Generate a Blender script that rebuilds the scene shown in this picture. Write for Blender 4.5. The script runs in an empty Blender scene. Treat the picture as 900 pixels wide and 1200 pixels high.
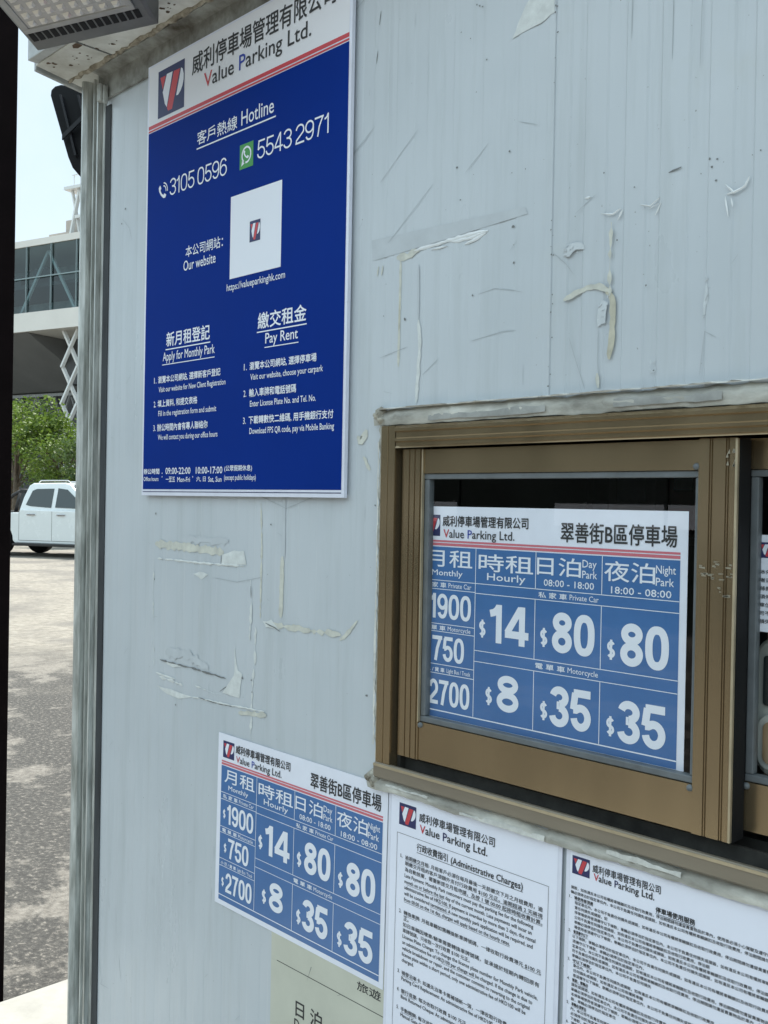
import bpy, math, random
from mathutils import Vector, Matrix
R = math.radians
rnd = random.Random(7)
sc = bpy.context.scene
COL = sc.collection

# ------------------------------------------------------------------ camera
cd = bpy.data.cameras.new('camera'); cam = bpy.data.objects.new('camera', cd); COL.objects.link(cam)
cd.sensor_fit = 'VERTICAL'; cd.sensor_height = 36.0; cd.sensor_width = 27.0
cd.lens = 36.0 * 1177.73 / 1200.0
cd.clip_start = 0.02; cd.clip_end = 3000
yaw, pit, rol = 0.79373, -0.00784, 0.01848
fwd = Vector((-math.sin(yaw) * math.cos(pit), math.cos(yaw) * math.cos(pit), math.sin(pit)))
r0 = Vector((math.cos(yaw), math.sin(yaw), 0)); u0 = r0.cross(fwd)
rt = r0 * math.cos(rol) + u0 * math.sin(rol); up = -r0 * math.sin(rol) + u0 * math.cos(rol)
EYE = Vector((0, -1.0277, 1.45))
cam.matrix_world = Matrix(((rt.x, up.x, -fwd.x, EYE.x), (rt.y, up.y, -fwd.y, EYE.y), (rt.z, up.z, -fwd.z, EYE.z), (0, 0, 0, 1)))
sc.camera = cam

# ------------------------------------------------------------------ sky, sun, exposure
SUN_EL, SUN_AZ = 66.0, -10.0          # azimuth clockwise from +Y: behind the kiosk, to its left
w = bpy.data.worlds.new('World'); sc.world = w; w.use_nodes = True
nt = w.node_tree; bg = nt.nodes['Background']
sky = nt.nodes.new('ShaderNodeTexSky'); sky.sky_type = 'NISHITA'; sky.sun_disc = False
sky.sun_elevation = R(SUN_EL); sky.sun_rotation = R(SUN_AZ); sky.dust_density = 3.0; sky.air_density = 1.0
tc = nt.nodes.new('ShaderNodeTexCoord'); cn = nt.nodes.new('ShaderNodeTexNoise'); cn.inputs['Scale'].default_value = 3.2; cn.inputs['Detail'].default_value = 7; cn.inputs['Roughness'].default_value = .58
nt.links.new(tc.outputs['Generated'], cn.inputs['Vector'])
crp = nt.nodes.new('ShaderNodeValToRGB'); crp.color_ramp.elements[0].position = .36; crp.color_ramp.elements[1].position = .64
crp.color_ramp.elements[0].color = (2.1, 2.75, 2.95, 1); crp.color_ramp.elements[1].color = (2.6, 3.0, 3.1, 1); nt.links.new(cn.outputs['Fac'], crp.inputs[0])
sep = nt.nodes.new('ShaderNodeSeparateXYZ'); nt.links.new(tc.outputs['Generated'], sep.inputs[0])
mrg = nt.nodes.new('ShaderNodeMapRange'); mrg.inputs[1].default_value = .15; mrg.inputs[2].default_value = -.9; mrg.inputs[3].default_value = .92; mrg.inputs[4].default_value = 1.9    # cloud out of view brightened toward -Y, added to fill the shaded wall
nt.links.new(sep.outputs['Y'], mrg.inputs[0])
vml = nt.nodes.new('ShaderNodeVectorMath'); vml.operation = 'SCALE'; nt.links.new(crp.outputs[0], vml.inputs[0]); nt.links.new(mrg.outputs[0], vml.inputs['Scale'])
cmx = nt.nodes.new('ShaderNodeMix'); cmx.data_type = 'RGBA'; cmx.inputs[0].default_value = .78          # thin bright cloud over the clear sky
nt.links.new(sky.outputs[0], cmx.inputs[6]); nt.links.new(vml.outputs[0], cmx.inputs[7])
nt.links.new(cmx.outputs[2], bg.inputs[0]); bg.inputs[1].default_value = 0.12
sd = bpy.data.lights.new('sun', 'SUN'); sd.energy = 2.3; sd.angle = R(0.6); sd.color = (1.0, 0.96, 0.9)
so = bpy.data.objects.new('sun', sd); COL.objects.link(so)
sv = Vector((math.sin(R(SUN_AZ)) * math.cos(R(SUN_EL)), math.cos(R(SUN_AZ)) * math.cos(R(SUN_EL)), math.sin(R(SUN_EL))))
so.rotation_euler = sv.to_track_quat('Z', 'Y').to_euler(); so.location = sv * 60
sc.view_settings.view_transform = 'Standard'; sc.view_settings.look = 'None'
sc.view_settings.gamma = 1.0; sc.view_settings.exposure = 1.5; sc.view_settings.use_curve_mapping = False
sc.render.engine = 'CYCLES'
sc.cycles.max_bounces = 8; sc.cycles.transparent_max_bounces = 16

# ------------------------------------------------------------------ materials
def N(t, typ, **k):
    n = t.nodes.new(typ)
    for a, b in k.items(): setattr(n, a, b)
    return n
def mat(name, col, rough=0.6, metal=0.0, var=0.0, vscale=6.0, bump=0.0, bscale=60.0, coat=0.0, stretch=None, spec=0.5, dark=None, trans=None):
    m = bpy.data.materials.new(name); m.use_nodes = True; t = m.node_tree; b = t.nodes['Principled BSDF']
    b.inputs['Roughness'].default_value = rough; b.inputs['Metallic'].default_value = metal
    b.inputs['Coat Weight'].default_value = coat; b.inputs['Specular IOR Level'].default_value = spec
    b.inputs['Base Color'].default_value = (*col, 1)
    g = N(t, 'ShaderNodeNewGeometry'); src = g.outputs['Position']
    if stretch:
        mp = N(t, 'ShaderNodeMapping'); mp.inputs['Scale'].default_value = stretch
        t.links.new(src, mp.inputs[0]); src = mp.outputs[0]
    if var > 0:
        n = N(t, 'ShaderNodeTexNoise'); n.inputs['Scale'].default_value = vscale; n.inputs['Detail'].default_value = 6
        n.inputs['Roughness'].default_value = 0.62; t.links.new(src, n.inputs['Vector'])
        cr = N(t, 'ShaderNodeValToRGB'); lo = dark or tuple(c * (1 - var) for c in col); hi = tuple(min(1, c * (1 + var * .6)) for c in col)
        cr.color_ramp.elements[0].position = .32; cr.color_ramp.elements[1].position = .68
        cr.color_ramp.elements[0].color = (*lo, 1); cr.color_ramp.elements[1].color = (*hi, 1)
        t.links.new(n.outputs['Fac'], cr.inputs[0]); t.links.new(cr.outputs[0], b.inputs['Base Color'])
        mr = N(t, 'ShaderNodeMapRange'); mr.inputs[3].default_value = max(0, rough - .1); mr.inputs[4].default_value = min(1, rough + .12)
        t.links.new(n.outputs['Fac'], mr.inputs[0]); t.links.new(mr.outputs[0], b.inputs['Roughness'])
    if bump > 0:
        n2 = N(t, 'ShaderNodeTexNoise'); n2.inputs['Scale'].default_value = bscale; n2.inputs['Detail'].default_value = 4
        t.links.new(src, n2.inputs['Vector'])
        bp = N(t, 'ShaderNodeBump'); bp.inputs['Strength'].default_value = bump; bp.inputs['Distance'].default_value = 0.004
        t.links.new(n2.outputs['Fac'], bp.inputs['Height']); t.links.new(bp.outputs[0], b.inputs['Normal'])
    return m
def rampnode(t, fac, stops):
    cr = N(t, 'ShaderNodeValToRGB'); e = cr.color_ramp.elements
    while len(e) < len(stops): e.new(.5)
    for x, (p, c) in zip(e, stops): x.position = p; x.color = (c[0], c[1], c[2], 1)
    t.links.new(fac, cr.inputs[0]); return cr.outputs[0]
def mixc(t, fac, a, b, mode='MIX'):
    m = N(t, 'ShaderNodeMix', data_type='RGBA', blend_type=mode)
    for s, v in ((m.inputs[0], fac), (m.inputs[6], a), (m.inputs[7], b)):
        if hasattr(v, 'links') or hasattr(v, 'is_linked'): t.links.new(v, s)
        elif isinstance(v, tuple): s.default_value = (*v, 1)
        else: s.default_value = v
    return m.outputs[2]
def noise(t, src, scale, detail=5, rough=.6, stretch=None):
    if stretch:
        mp = N(t, 'ShaderNodeMapping'); mp.inputs['Scale'].default_value = stretch; t.links.new(src, mp.inputs[0]); src = mp.outputs[0]
    n = N(t, 'ShaderNodeTexNoise'); n.inputs['Scale'].default_value = scale; n.inputs['Detail'].default_value = detail; n.inputs['Roughness'].default_value = rough
    t.links.new(src, n.inputs['Vector']); return n.outputs['Fac']

def wall_paint():
    m = mat('painted_sandwich_panel', (.46, .53, .56), .5); t = m.node_tree; b = t.nodes['Principled BSDF']
    pos = N(t, 'ShaderNodeNewGeometry').outputs['Position']
    c = rampnode(t, noise(t, pos, 1.6, 4), [(.3, (.495, .54, .575)), (.7, (.59, .63, .665))])
    c = mixc(t, rampnode(t, noise(t, pos, 9, 6, .7, (3.2, 1, .22)), [(.5, (0, 0, 0)), (.78, (.5, .5, .5))]), c, (.40, .44, .445))
    c = mixc(t, rampnode(t, noise(t, pos, 5, 5, .65), [(.6, (0, 0, 0)), (.82, (.4, .4, .4))]), c, (.52, .54, .50))
    c = mixc(t, rampnode(t, noise(t, pos, 150, 2, .5), [(.745, (0, 0, 0)), (.78, (.7, .7, .7))]), c, (.2, .21, .2))
    c = mixc(t, rampnode(t, noise(t, pos, 60, 3, .6, (1, 1, .35)), [(.7, (0, 0, 0)), (.8, (.45, .45, .45))]), c, (.58, .61, .62))
    t.links.new(c, b.inputs['Base Color'])
    bp = N(t, 'ShaderNodeBump'); bp.inputs['Strength'].default_value = .25; bp.inputs['Distance'].default_value = .002
    t.links.new(noise(t, pos, 14, 6, .65, (1, 1, .5)), bp.inputs['Height']); t.links.new(bp.outputs[0], b.inputs['Normal'])
    t.links.new(rampnode(t, noise(t, pos, 6, 6, .6, (1, 1, .4)), [(.3, (.24, .24, .24)), (.7, (.46, .46, .46))]), b.inputs['Roughness'])
    return m
def glass(name, tint=(.9, .93, .93), ior=1.5, gl=1.0):
    m = bpy.data.materials.new(name); m.use_nodes = True; t = m.node_tree; t.nodes.remove(t.nodes['Principled BSDF'])
    o = t.nodes['Material Output']; gm = N(t, 'ShaderNodeNewGeometry'); r0_ = ((ior - 1) / (ior + 1)) ** 2
    dt = N(t, 'ShaderNodeVectorMath', operation='DOT_PRODUCT'); t.links.new(gm.outputs['Incoming'], dt.inputs[0]); t.links.new(gm.outputs['Normal'], dt.inputs[1])
    ab = N(t, 'ShaderNodeMath', operation='ABSOLUTE'); t.links.new(dt.outputs['Value'], ab.inputs[0])
    iv = N(t, 'ShaderNodeMath', operation='SUBTRACT'); iv.inputs[0].default_value = 1; t.links.new(ab.outputs[0], iv.inputs[1])
    pw = N(t, 'ShaderNodeMath', operation='POWER'); pw.inputs[1].default_value = 5; t.links.new(iv.outputs[0], pw.inputs[0])
    f = N(t, 'ShaderNodeMath', operation='MULTIPLY_ADD'); f.inputs[1].default_value = 1 - r0_; f.inputs[2].default_value = r0_; t.links.new(pw.outputs[0], f.inputs[0])      # same from both sides of the pane
    tr = N(t, 'ShaderNodeBsdfTransparent'); tr.inputs[0].default_value = (*tint, 1)
    g = N(t, 'ShaderNodeBsdfGlossy'); g.inputs['Roughness'].default_value = .01; g.inputs[0].default_value = (gl, gl, gl, 1)
    mx = N(t, 'ShaderNodeMixShader'); t.links.new(f.outputs[0], mx.inputs[0]); t.links.new(tr.outputs[0], mx.inputs[1]); t.links.new(g.outputs[0], mx.inputs[2])
    t.links.new(mx.outputs[0], o.inputs[0]); return m
def ground_mat():
    m = mat('dusty_ground', (.1, .1, .1), .92); t = m.node_tree; b = t.nodes['Principled BSDF']
    pos = N(t, 'ShaderNodeNewGeometry').outputs['Position']
    dot = N(t, 'ShaderNodeVectorMath', operation='DOT_PRODUCT'); dot.inputs[1].default_value = (-.713, .701, 0); t.links.new(pos, dot.inputs[0])
    add = N(t, 'ShaderNodeMath', operation='MULTIPLY_ADD'); add.inputs[1].default_value = 5.0; t.links.new(noise(t, pos, .5, 5, .65), add.inputs[0]); t.links.new(dot.outputs['Value'], add.inputs[2])
    far = N(t, 'ShaderNodeMapRange'); far.inputs[1].default_value = 9.2; far.inputs[2].default_value = 12.0; t.links.new(add.outputs[0], far.inputs[0])
    asph = rampnode(t, noise(t, pos, 42, 6, .78), [(.3, (.028, .027, .025)), (.54, (.085, .081, .073)), (.66, (.30, .275, .235))])
    dust = rampnode(t, noise(t, pos, 30, 6, .7), [(.3, (.11, .10, .085)), (.7, (.30, .28, .245))])
    patch = rampnode(t, noise(t, pos, 1.25, 9, .72), [(.515, (0, 0, 0)), (.565, (1, 1, 1))])
    near = mixc(t, patch, asph, dust)
    grav = rampnode(t, noise(t, pos, 9, 8, .75), [(.3, (.15, .135, .112)), (.5, (.285, .262, .22)), (.72, (.40, .375, .32))])
    grav = mixc(t, rampnode(t, noise(t, pos, .8, 6, .6, (1, 1, 1)), [(.45, (0, 0, 0)), (.62, (.75, .75, .75))]), grav, (.16, .15, .135))
    t.links.new(mixc(t, far.outputs[0], near, grav), b.inputs['Base Color'])
    bp = N(t, 'ShaderNodeBump'); bp.inputs['Strength'].default_value = .9; bp.inputs['Distance'].default_value = .012
    t.links.new(noise(t, pos, 70, 4, .7), bp.inputs['Height']); t.links.new(bp.outputs[0], b.inputs['Normal'])
    return m
M = {}
M['wall'] = wall_paint()
M['galv'] = mat('galvanised_steel', (.60, .62, .60), .36, .3, .28, 11, .15, 30, stretch=(7, 7, .8), dark=(.27, .28, .26))
M['galv_dirty'] = mat('dirty_galvanised_steel', (.34, .35, .33), .6, .3, .6, 14, .2, 40, dark=(.09, .075, .055))
M['soffit'] = mat('grimy_soffit_paint', (.72, .73, .70), .7, 0, .28, 11, .15, 50, dark=(.50, .49, .44))
M['fascia'] = mat('painted_fascia', (.5, .52, .52), .6, 0, .3, 15)
M['seal'] = mat('smeared_sealant', (.52, .51, .46), .65, 0, .5, 26, .8, 35, dark=(.22, .21, .18), stretch=(.35, 1, 1))
M['seal_white'] = mat('white_sealant_and_glint', (.66, .66, .62), .55, 0, .3, 40, .6, 40)
M['bronze'] = mat('bronze_aluminium', (.335, .255, .155), .19, .8, .05, 10, 0, 200, stretch=(1, 1, .15))
M['bronze_h'] = mat('grimy_bronze_sill', (.26, .225, .175), .45, .4, .22, 14, .1, 90, stretch=(.15, 1, 1))
M['bronze_light'] = mat('pale_bronze_edge', (.5, .42, .29), .4, .5, .2, 20)  # paler bronze for the narrow lips and edges
M['track'] = mat('dark_track', (.05, .048, .043), .6, .3, .5, 30)
M['gasket'] = mat('grey_glazing_seal', (.135, .15, .16), .45, 0, .2, 30)
M['rubber'] = mat('black_rubber', (.012, .012, .013), .75, spec=.25)
M['glass'] = glass('window_glass', (.975, .985, .985))
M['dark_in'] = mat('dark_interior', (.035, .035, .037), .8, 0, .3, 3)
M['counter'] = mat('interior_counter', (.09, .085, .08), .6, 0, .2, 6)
M['roof'] = mat('roof_sheet', (.42, .44, .45), .5, .2, .2, 3)
M['paper'] = mat('white_paper', (.82, .845, .94), .4, 0, .03, 30, .25, 9, coat=.15)
M['laminate'] = mat('laminate_margin', (.76, .78, .89), .3, 0, .05, 30, .2, 14, coat=.4)
M['blue_field'] = mat('printed_blue_board', (.004, .030, .235), .5, 0, .06, 4, spec=.03)
M['rate_blue'] = mat('printed_rate_blue', (.055, .165, .40), .32, 0, .07, 12, .3, 9, coat=.15)
M['cream'] = mat('faded_cream_paper', (.60, .60, .505), .7, 0, .07, 9)
M['ink_black'] = mat('black_ink', (.03, .03, .032), .6)
M['ink_red'] = mat('red_ink', (.58, .055, .07), .5)
M['ink_navy'] = mat('navy_ink', (.022, .027, .11), .5)
M['ink_white'] = mat('white_ink', (.82, .845, .92), .5)
M['ink_blue'] = mat('blue_ink', (.03, .06, .38), .5)
M['ink_pink'] = mat('faded_red_ink', (.62, .16, .2), .5)
M['ink_green'] = mat('green_ink', (.05, .30, .06), .5)
M['ink_grey'] = mat('grey_ink', (.13, .13, .14), .6)
M['glue'] = mat('yellowed_glue', (.58, .585, .52), .6, 0, .3, 45, dark=(.48, .485, .44))
M['glue_deep'] = mat('brown_glue', (.53, .51, .41), .5, 0, .2, 45)
M['chip'] = mat('bare_paint_chip', (.68, .71, .70), .5, 0, .15, 60)
M['scuff'] = mat('dark_scuff', (.20, .21, .21), .7, 0, .4, 90)
M['scratch'] = mat('fine_scratch', (.42, .455, .475), .6)
M['clear_tape'] = mat('clear_tape', (.57, .61, .635), .25, 0, .1, 60)
M['grey_tape'] = mat('grey_tape_film', (.52, .56, .59), .5, 0, .08, 30)  # tape film in its own grey tone, close to the wall paint
M['post_dark'] = mat('dark_red_brown_paint', (.007, .0045, .0048), .7, 0, .3, 9, spec=.04)
M['black_metal'] = mat('black_lamp_housing', (.006, .0065, .008), .55, 0, .2, 14, spec=.2)
M['lamp_grey'] = mat('grey_lamp_housing', (.16, .16, .155), .55, 0, .25, 14)
M['lamp_frame'] = mat('pale_lamp_frame', (.40, .39, .37), .55, 0, .2, 14)
M['lens'] = mat('led_lens_plate', (.50, .475, .45), .25, 0, .12, 24, coat=.4)
M['lens_bead'] = mat('led_lens_bead', (.85, .80, .72), .08, 0, 0, coat=.8)
M['concrete'] = mat('pale_concrete', (.36, .35, .315), .85, 0, .2, 7, .3, 60)
M['ground'] = ground_mat()
M['truck'] = mat('white_car_paint', (.70, .75, .76), .25, 0, .02, 3, coat=.6)
M['plastic'] = mat('black_trim', (.018, .018, .019), .5)
M['car_glass'] = mat('tinted_car_glass', (.03, .04, .042), .06, 0, 0, coat=.3)
M['chrome'] = mat('chrome', (.6, .6, .62), .15, .9)
M['tail'] = mat('red_lamp_lens', (.45, .02, .02), .2, coat=.5)
M['head'] = mat('headlamp_lens', (.7, .72, .75), .1, coat=.6)
M['rim'] = mat('alloy_rim', (.35, .36, .38), .35, .7)
M['bark'] = mat('tree_bark', (.11, .085, .06), .9, 0, .4, 10)
M['bld_white'] = mat('building_panel', (.62, .60, .56), .6, 0, .06, .3)
M['bld_beige'] = mat('beige_plant_room', (.40, .36, .32), .7, 0, .1, .4)
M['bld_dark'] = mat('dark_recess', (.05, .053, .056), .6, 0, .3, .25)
M['bld_frame'] = mat('steel_lattice_paint', (.60, .61, .60), .5)
M['bld_glass'] = glass('curtain_wall_glass', (.42, .53, .55), 1.6, .9)
M['machine'] = mat('pale_grey_green_plastic', (.46, .49, .46), .4)
M['tan'] = mat('tan_panel', (.42, .29, .17), .5, 0, .1, 30)
def leaf_mat(name, lo, hi):
    m = bpy.data.materials.new(name); m.use_nodes = True; t = m.node_tree; b = t.nodes['Principled BSDF']
    oi = N(t, 'ShaderNodeNewGeometry')
    c = rampnode(t, oi.outputs['Random Per Island'], [(0, lo), (1, hi)])
    c = mixc(t, rampnode(t, noise(t, oi.outputs['Position'], .9, 3), [(.4, (0, 0, 0)), (.65, (.6, .6, .6))]), c, tuple(x * 1.25 for x in hi))
    t.links.new(c, b.inputs['Base Color']); b.inputs['Roughness'].default_value = .55
    tl = N(t, 'ShaderNodeBsdfTranslucent'); t.links.new(c, tl.inputs[0])
    mx = N(t, 'ShaderNodeMixShader'); mx.inputs[0].default_value = .36
    t.links.new(b.outputs[0], mx.inputs[1]); t.links.new(tl.outputs[0], mx.inputs[2]); t.links.new(mx.outputs[0], t.nodes['Material Output'].inputs[0]); return m
M['leaf'] = leaf_mat('bright_leaves', (.04, .085, .010), (.15, .225, .03))
M['leaf2'] = leaf_mat('olive_leaves', (.035, .07, .018), (.09, .14, .035))

# ------------------------------------------------------------------ mesh helpers
class MB:
    def __init__(s): s.v = []; s.f = []; s.m = []
    def add(s, vs, fs, mi=0):
        o = len(s.v); s.v += [tuple(p) for p in vs]; s.f += [tuple(i + o for i in f) for f in fs]; s.m += [mi] * len(fs); return s
    def box(s, x0, x1, y0, y1, z0, z1, mi=0, fn=None):
        v = [(x, y, z) for x in (x0, x1) for y in (y0, y1) for z in (z0, z1)]
        if fn: v = [fn(*p) for p in v]
        return s.add(v, [(0, 1, 3, 2), (4, 6, 7, 5), (0, 4, 5, 1), (2, 3, 7, 6), (0, 2, 6, 4), (1, 5, 7, 3)], mi)
    def prism(s, poly, f0, f1, mi=0, cap=True):       # poly of 2-D points; f0/f1 map a point to 3-D
        n = len(poly); v = [f0(*p) for p in poly] + [f1(*p) for p in poly]
        fs = [(i, (i + 1) % n, n + (i + 1) % n, n + i) for i in range(n)]
        if cap: fs += [tuple(range(n))[::-1], tuple(range(n, 2 * n))]
        return s.add(v, fs, mi)
    def bar(s, a, b, wd, ht=None, upv=(0, 0, 1), mi=0):
        a, b = Vector(a), Vector(b); d = (b - a).normalized(); uv = Vector(upv)
        if abs(d.dot(uv)) > .98: uv = Vector((1, 0, 0))
        sd_ = d.cross(uv).normalized() * wd / 2; u2 = sd_.cross(d).normalized() * (ht or wd) / 2
        v = [p + i * sd_ + j * u2 for p in (a, b) for i, j in ((-1, -1), (1, -1), (1, 1), (-1, 1))]
        return s.add(v, [(0, 1, 5, 4), (1, 2, 6, 5), (2, 3, 7, 6), (3, 0, 4, 7), (3, 2, 1, 0), (4, 5, 6, 7)], mi)
    def tube(s, pts, rad, n=8, mi=0):
        pts = [Vector(p) for p in pts]; rr = rad if isinstance(rad, (list, tuple)) else [rad] * len(pts); o = len(s.v); vs = []
        for i, p in enumerate(pts):
            d = (pts[min(i + 1, len(pts) - 1)] - pts[max(i - 1, 0)]).normalized()
            a = d.orthogonal().normalized() if abs(d.z) > .9 else d.cross(Vector((0, 0, 1))).normalized(); b = d.cross(a)
            vs += [p + (a * math.cos(6.2832 * k / n) + b * math.sin(6.2832 * k / n)) * rr[i] for k in range(n)]
        fs = [(i * n + k, i * n + (k + 1) % n, (i + 1) * n + (k + 1) % n, (i + 1) * n + k) for i in range(len(pts) - 1) for k in range(n)]
        fs += [tuple(range(n))[::-1], tuple(range((len(pts) - 1) * n, len(pts) * n))]
        return s.add(vs, fs, mi)
    def lathe(s, prof, c, n=28, mi=0):                # axis along local y: prof of (radius, y)
        vs = [(c[0] + r * math.cos(6.2832 * k / n), c[1] + y, c[2] + r * math.sin(6.2832 * k / n)) for r, y in prof for k in range(n)]
        fs = [(i * n + k, i * n + (k + 1) % n, (i + 1) * n + (k + 1) % n, (i + 1) * n + k) for i in range(len(prof) - 1) for k in range(n)]
        return s.add(vs, fs, mi)
    def build(s, name, m, parent=None, off=(0, 0, 0), bevel=0, smooth=False, fix=True):
        me = bpy.data.meshes.new(name); me.from_pydata([(a - off[0], b - off[1], c - off[2]) for a, b, c in s.v], [], s.f); me.update()
        for k in (m if isinstance(m, (list, tuple)) else [m]): me.materials.append(k)
        for p, i in zip(me.polygons, s.m): p.material_index = i; p.use_smooth = smooth
        if fix:
            import bmesh
            bm = bmesh.new(); bm.from_mesh(me); bmesh.ops.recalc_face_normals(bm, faces=bm.faces); bm.to_mesh(me); bm.free()
        o = bpy.data.objects.new(name, me); COL.objects.link(o)
        if parent: o.parent = parent
        else: o.location = off
        if bevel:
            b = o.modifiers.new('bevel', 'BEVEL'); b.width = bevel; b.segments = 2; b.limit_method = 'ANGLE'; b.angle_limit = R(40)
        return o
def build_each(mb, name, m, parent, off=(0, 0, 0), **k):
    """every loose piece of mb as a part of its own"""
    par = list(range(len(mb.v)))
    def find(i):
        while par[i] != i: par[i] = par[par[i]]; i = par[i]
        return i
    for f in mb.f:
        for i in f[1:]: par[find(i)] = find(f[0])
    groups = {}
    for f, mi in zip(mb.f, mb.m): groups.setdefault(find(f[0]), []).append((f, mi))
    for fs in groups.values():
        ix = {}; q_ = MB()
        for f, mi in fs:
            for i in f:
                if i not in ix: ix[i] = len(q_.v); q_.v.append(mb.v[i])
            q_.f.append(tuple(ix[i] for i in f)); q_.m.append(mi)
        q_.build(name, m, parent, off, **k)
def tag(o, label=None, cat=None, group=None, kind=None):
    if label: o['label'] = label
    if cat: o['category'] = cat
    if group: o['group'] = group
    if kind: o['kind'] = kind
    return o
def thing(name, loc, label, cat, group=None, rz=0):
    o = bpy.data.objects.new(name, None); COL.objects.link(o); o.location = loc; o.rotation_euler = (0, 0, rz); o.empty_display_size = .1
    return tag(o, label, cat, group)

# ------------------------------------------------------------------ ground
g = MB(); g.add([(-700, -400, 0), (500, -400, 0), (500, 700, 0), (-700, 700, 0)], [(0, 1, 2, 3)])
tag(g.build('ground', M['ground'], fix=False), kind='structure')
ZS = .10
s = MB(); s.box(-2.62, 3.2, -2.6, 2.6, -.05, ZS)
tag(s.build('concrete_slab', M['concrete'], bevel=.012), kind='structure')

# ------------------------------------------------------------------ kiosk
KL = (-0.2, 1.0, ZS)
kiosk = thing('parking_kiosk', KL, 'pale blue-grey metal parking kiosk with a bronze sliding window and peeling tape marks', 'kiosk')
def K(mb, name, m, parent=kiosk, **k): return mb.build(name, M[m] if isinstance(m, str) else m, parent, KL, **k)
def KE(mb, name, m, parent=kiosk, **k): build_each(mb, name, M[m] if isinstance(m, str) else m, parent, KL, **k)
X0, X1, ZT = -1.976, 1.9, 2.317
WX0, WX1, WZ0, WZ1 = -1.043, 0.0, 1.052, 1.564
JOINT = -0.754
def ribprof(a, b):
    xs = set([a, b]); out = []
    k = math.floor((a - JOINT) / .0535)
    pts = []
    while JOINT + k * .0535 < b + .06:
        base = JOINT + k * .0535; dep = .0032 if k >= 0 else .0009
        o_ = .004 * math.sin(k * 2.3)
        for dx, y in ((.0, 0), (.021, dep * .55), (.0235, dep), (.044 + o_, dep * .55), (.0465 + o_, .0)): pts.append((base + dx, y))
        k += 1
    pts += [(JOINT - .0016, 0), (JOINT - .0006, .0016), (JOINT + .0006, .0016), (JOINT + .0016, 0)]
    pts = sorted(p for p in pts)
    pts = [p for p in pts if a + .0005 < p[0] < b - .0005 and not (abs(p[0] - JOINT) < .0015 and p[1] < .001)]
    def yat(x):
        for (xa, ya), (xb, yb) in zip(pts, pts[1:]):
            if xa <= x <= xb: return ya + (yb - ya) * (x - xa) / max(1e-9, xb - xa)
        return 0
    return [(a, 0)] + pts + [(b, 0)]
fw = MB()
def wallpart(a, b, z0, z1):
    pr = ribprof(a, b); poly = pr + [(b, .05), (a, .05)]
    fw.prism(poly, lambda x, y: (x, y, z0), lambda x, y: (x, y, z1))
wallpart(-1.872, WX0, ZS, ZT); wallpart(WX1, X1, ZS, ZT); wallpart(WX0, WX1, ZS, WZ0); wallpart(WX0, WX1, WZ1, ZT)
front = K(fw, 'front_wall', 'wall')
sw = MB(); sw.box(X0, X0 + .05, .052, 2.0, ZS, ZT); K(sw, 'side_wall', 'wall')
sw = MB(); sw.box(X1 - .05, X1, .052, 2.0, ZS, ZT); K(sw, 'side_wall', 'wall')
bw_ = MB(); bw_.box(X0 + .05, X1 - .05, 1.95, 2.0, ZS, ZT); K(bw_, 'back_wall', 'wall')
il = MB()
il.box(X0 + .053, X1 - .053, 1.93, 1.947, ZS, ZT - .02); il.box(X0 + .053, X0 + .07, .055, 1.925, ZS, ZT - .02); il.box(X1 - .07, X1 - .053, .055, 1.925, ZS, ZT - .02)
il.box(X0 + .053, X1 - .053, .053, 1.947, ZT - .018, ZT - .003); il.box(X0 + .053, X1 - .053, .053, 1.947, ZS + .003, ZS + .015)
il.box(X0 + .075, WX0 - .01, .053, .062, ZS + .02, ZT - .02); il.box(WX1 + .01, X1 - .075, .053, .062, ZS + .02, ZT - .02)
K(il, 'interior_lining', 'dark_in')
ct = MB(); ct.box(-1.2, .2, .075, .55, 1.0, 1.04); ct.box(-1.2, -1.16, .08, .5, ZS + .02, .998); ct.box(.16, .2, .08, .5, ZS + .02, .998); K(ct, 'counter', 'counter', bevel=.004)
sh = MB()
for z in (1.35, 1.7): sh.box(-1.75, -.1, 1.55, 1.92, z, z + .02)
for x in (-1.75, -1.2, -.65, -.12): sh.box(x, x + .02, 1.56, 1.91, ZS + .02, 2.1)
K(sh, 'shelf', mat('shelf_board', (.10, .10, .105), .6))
rf = MB(); rf.prism([(-1.945, -.118), (X1 + .05, -.118), (X1 + .05, 2.1), (X0, 2.1), (X0, 0)], lambda x, y: (x, y, ZT), lambda x, y: (x, y, ZT + .055)); K(rf, 'roof', 'soffit')
rs = MB()
for k in range(36):
    x = -1.93 + k * .105
    rs.box(x, x + .05, -.15, 2.13, ZT + .056, ZT + .085); rs.box(x + .05, x + .105, -.15, 2.13, ZT + .056, ZT + .062)
K(rs, 'roof_sheet', 'roof')
fa = MB(); fa.box(-1.938, X1 + .05, -.139, -.119, ZT + .001, ZT + .05); K(fa, 'fascia', 'fascia', bevel=.002)
fa = MB(); fa.prism([(-1.947, -.117), (X0 - .002, 0), (X0 - .002, 2.1), (X0 - .011, 2.1), (X0 - .011, 0), (-1.956, -.117)], lambda x, y: (x, y, ZT - .008), lambda x, y: (x, y, ZT + .055)); K(fa, 'fascia', 'fascia', bevel=.002)
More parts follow.
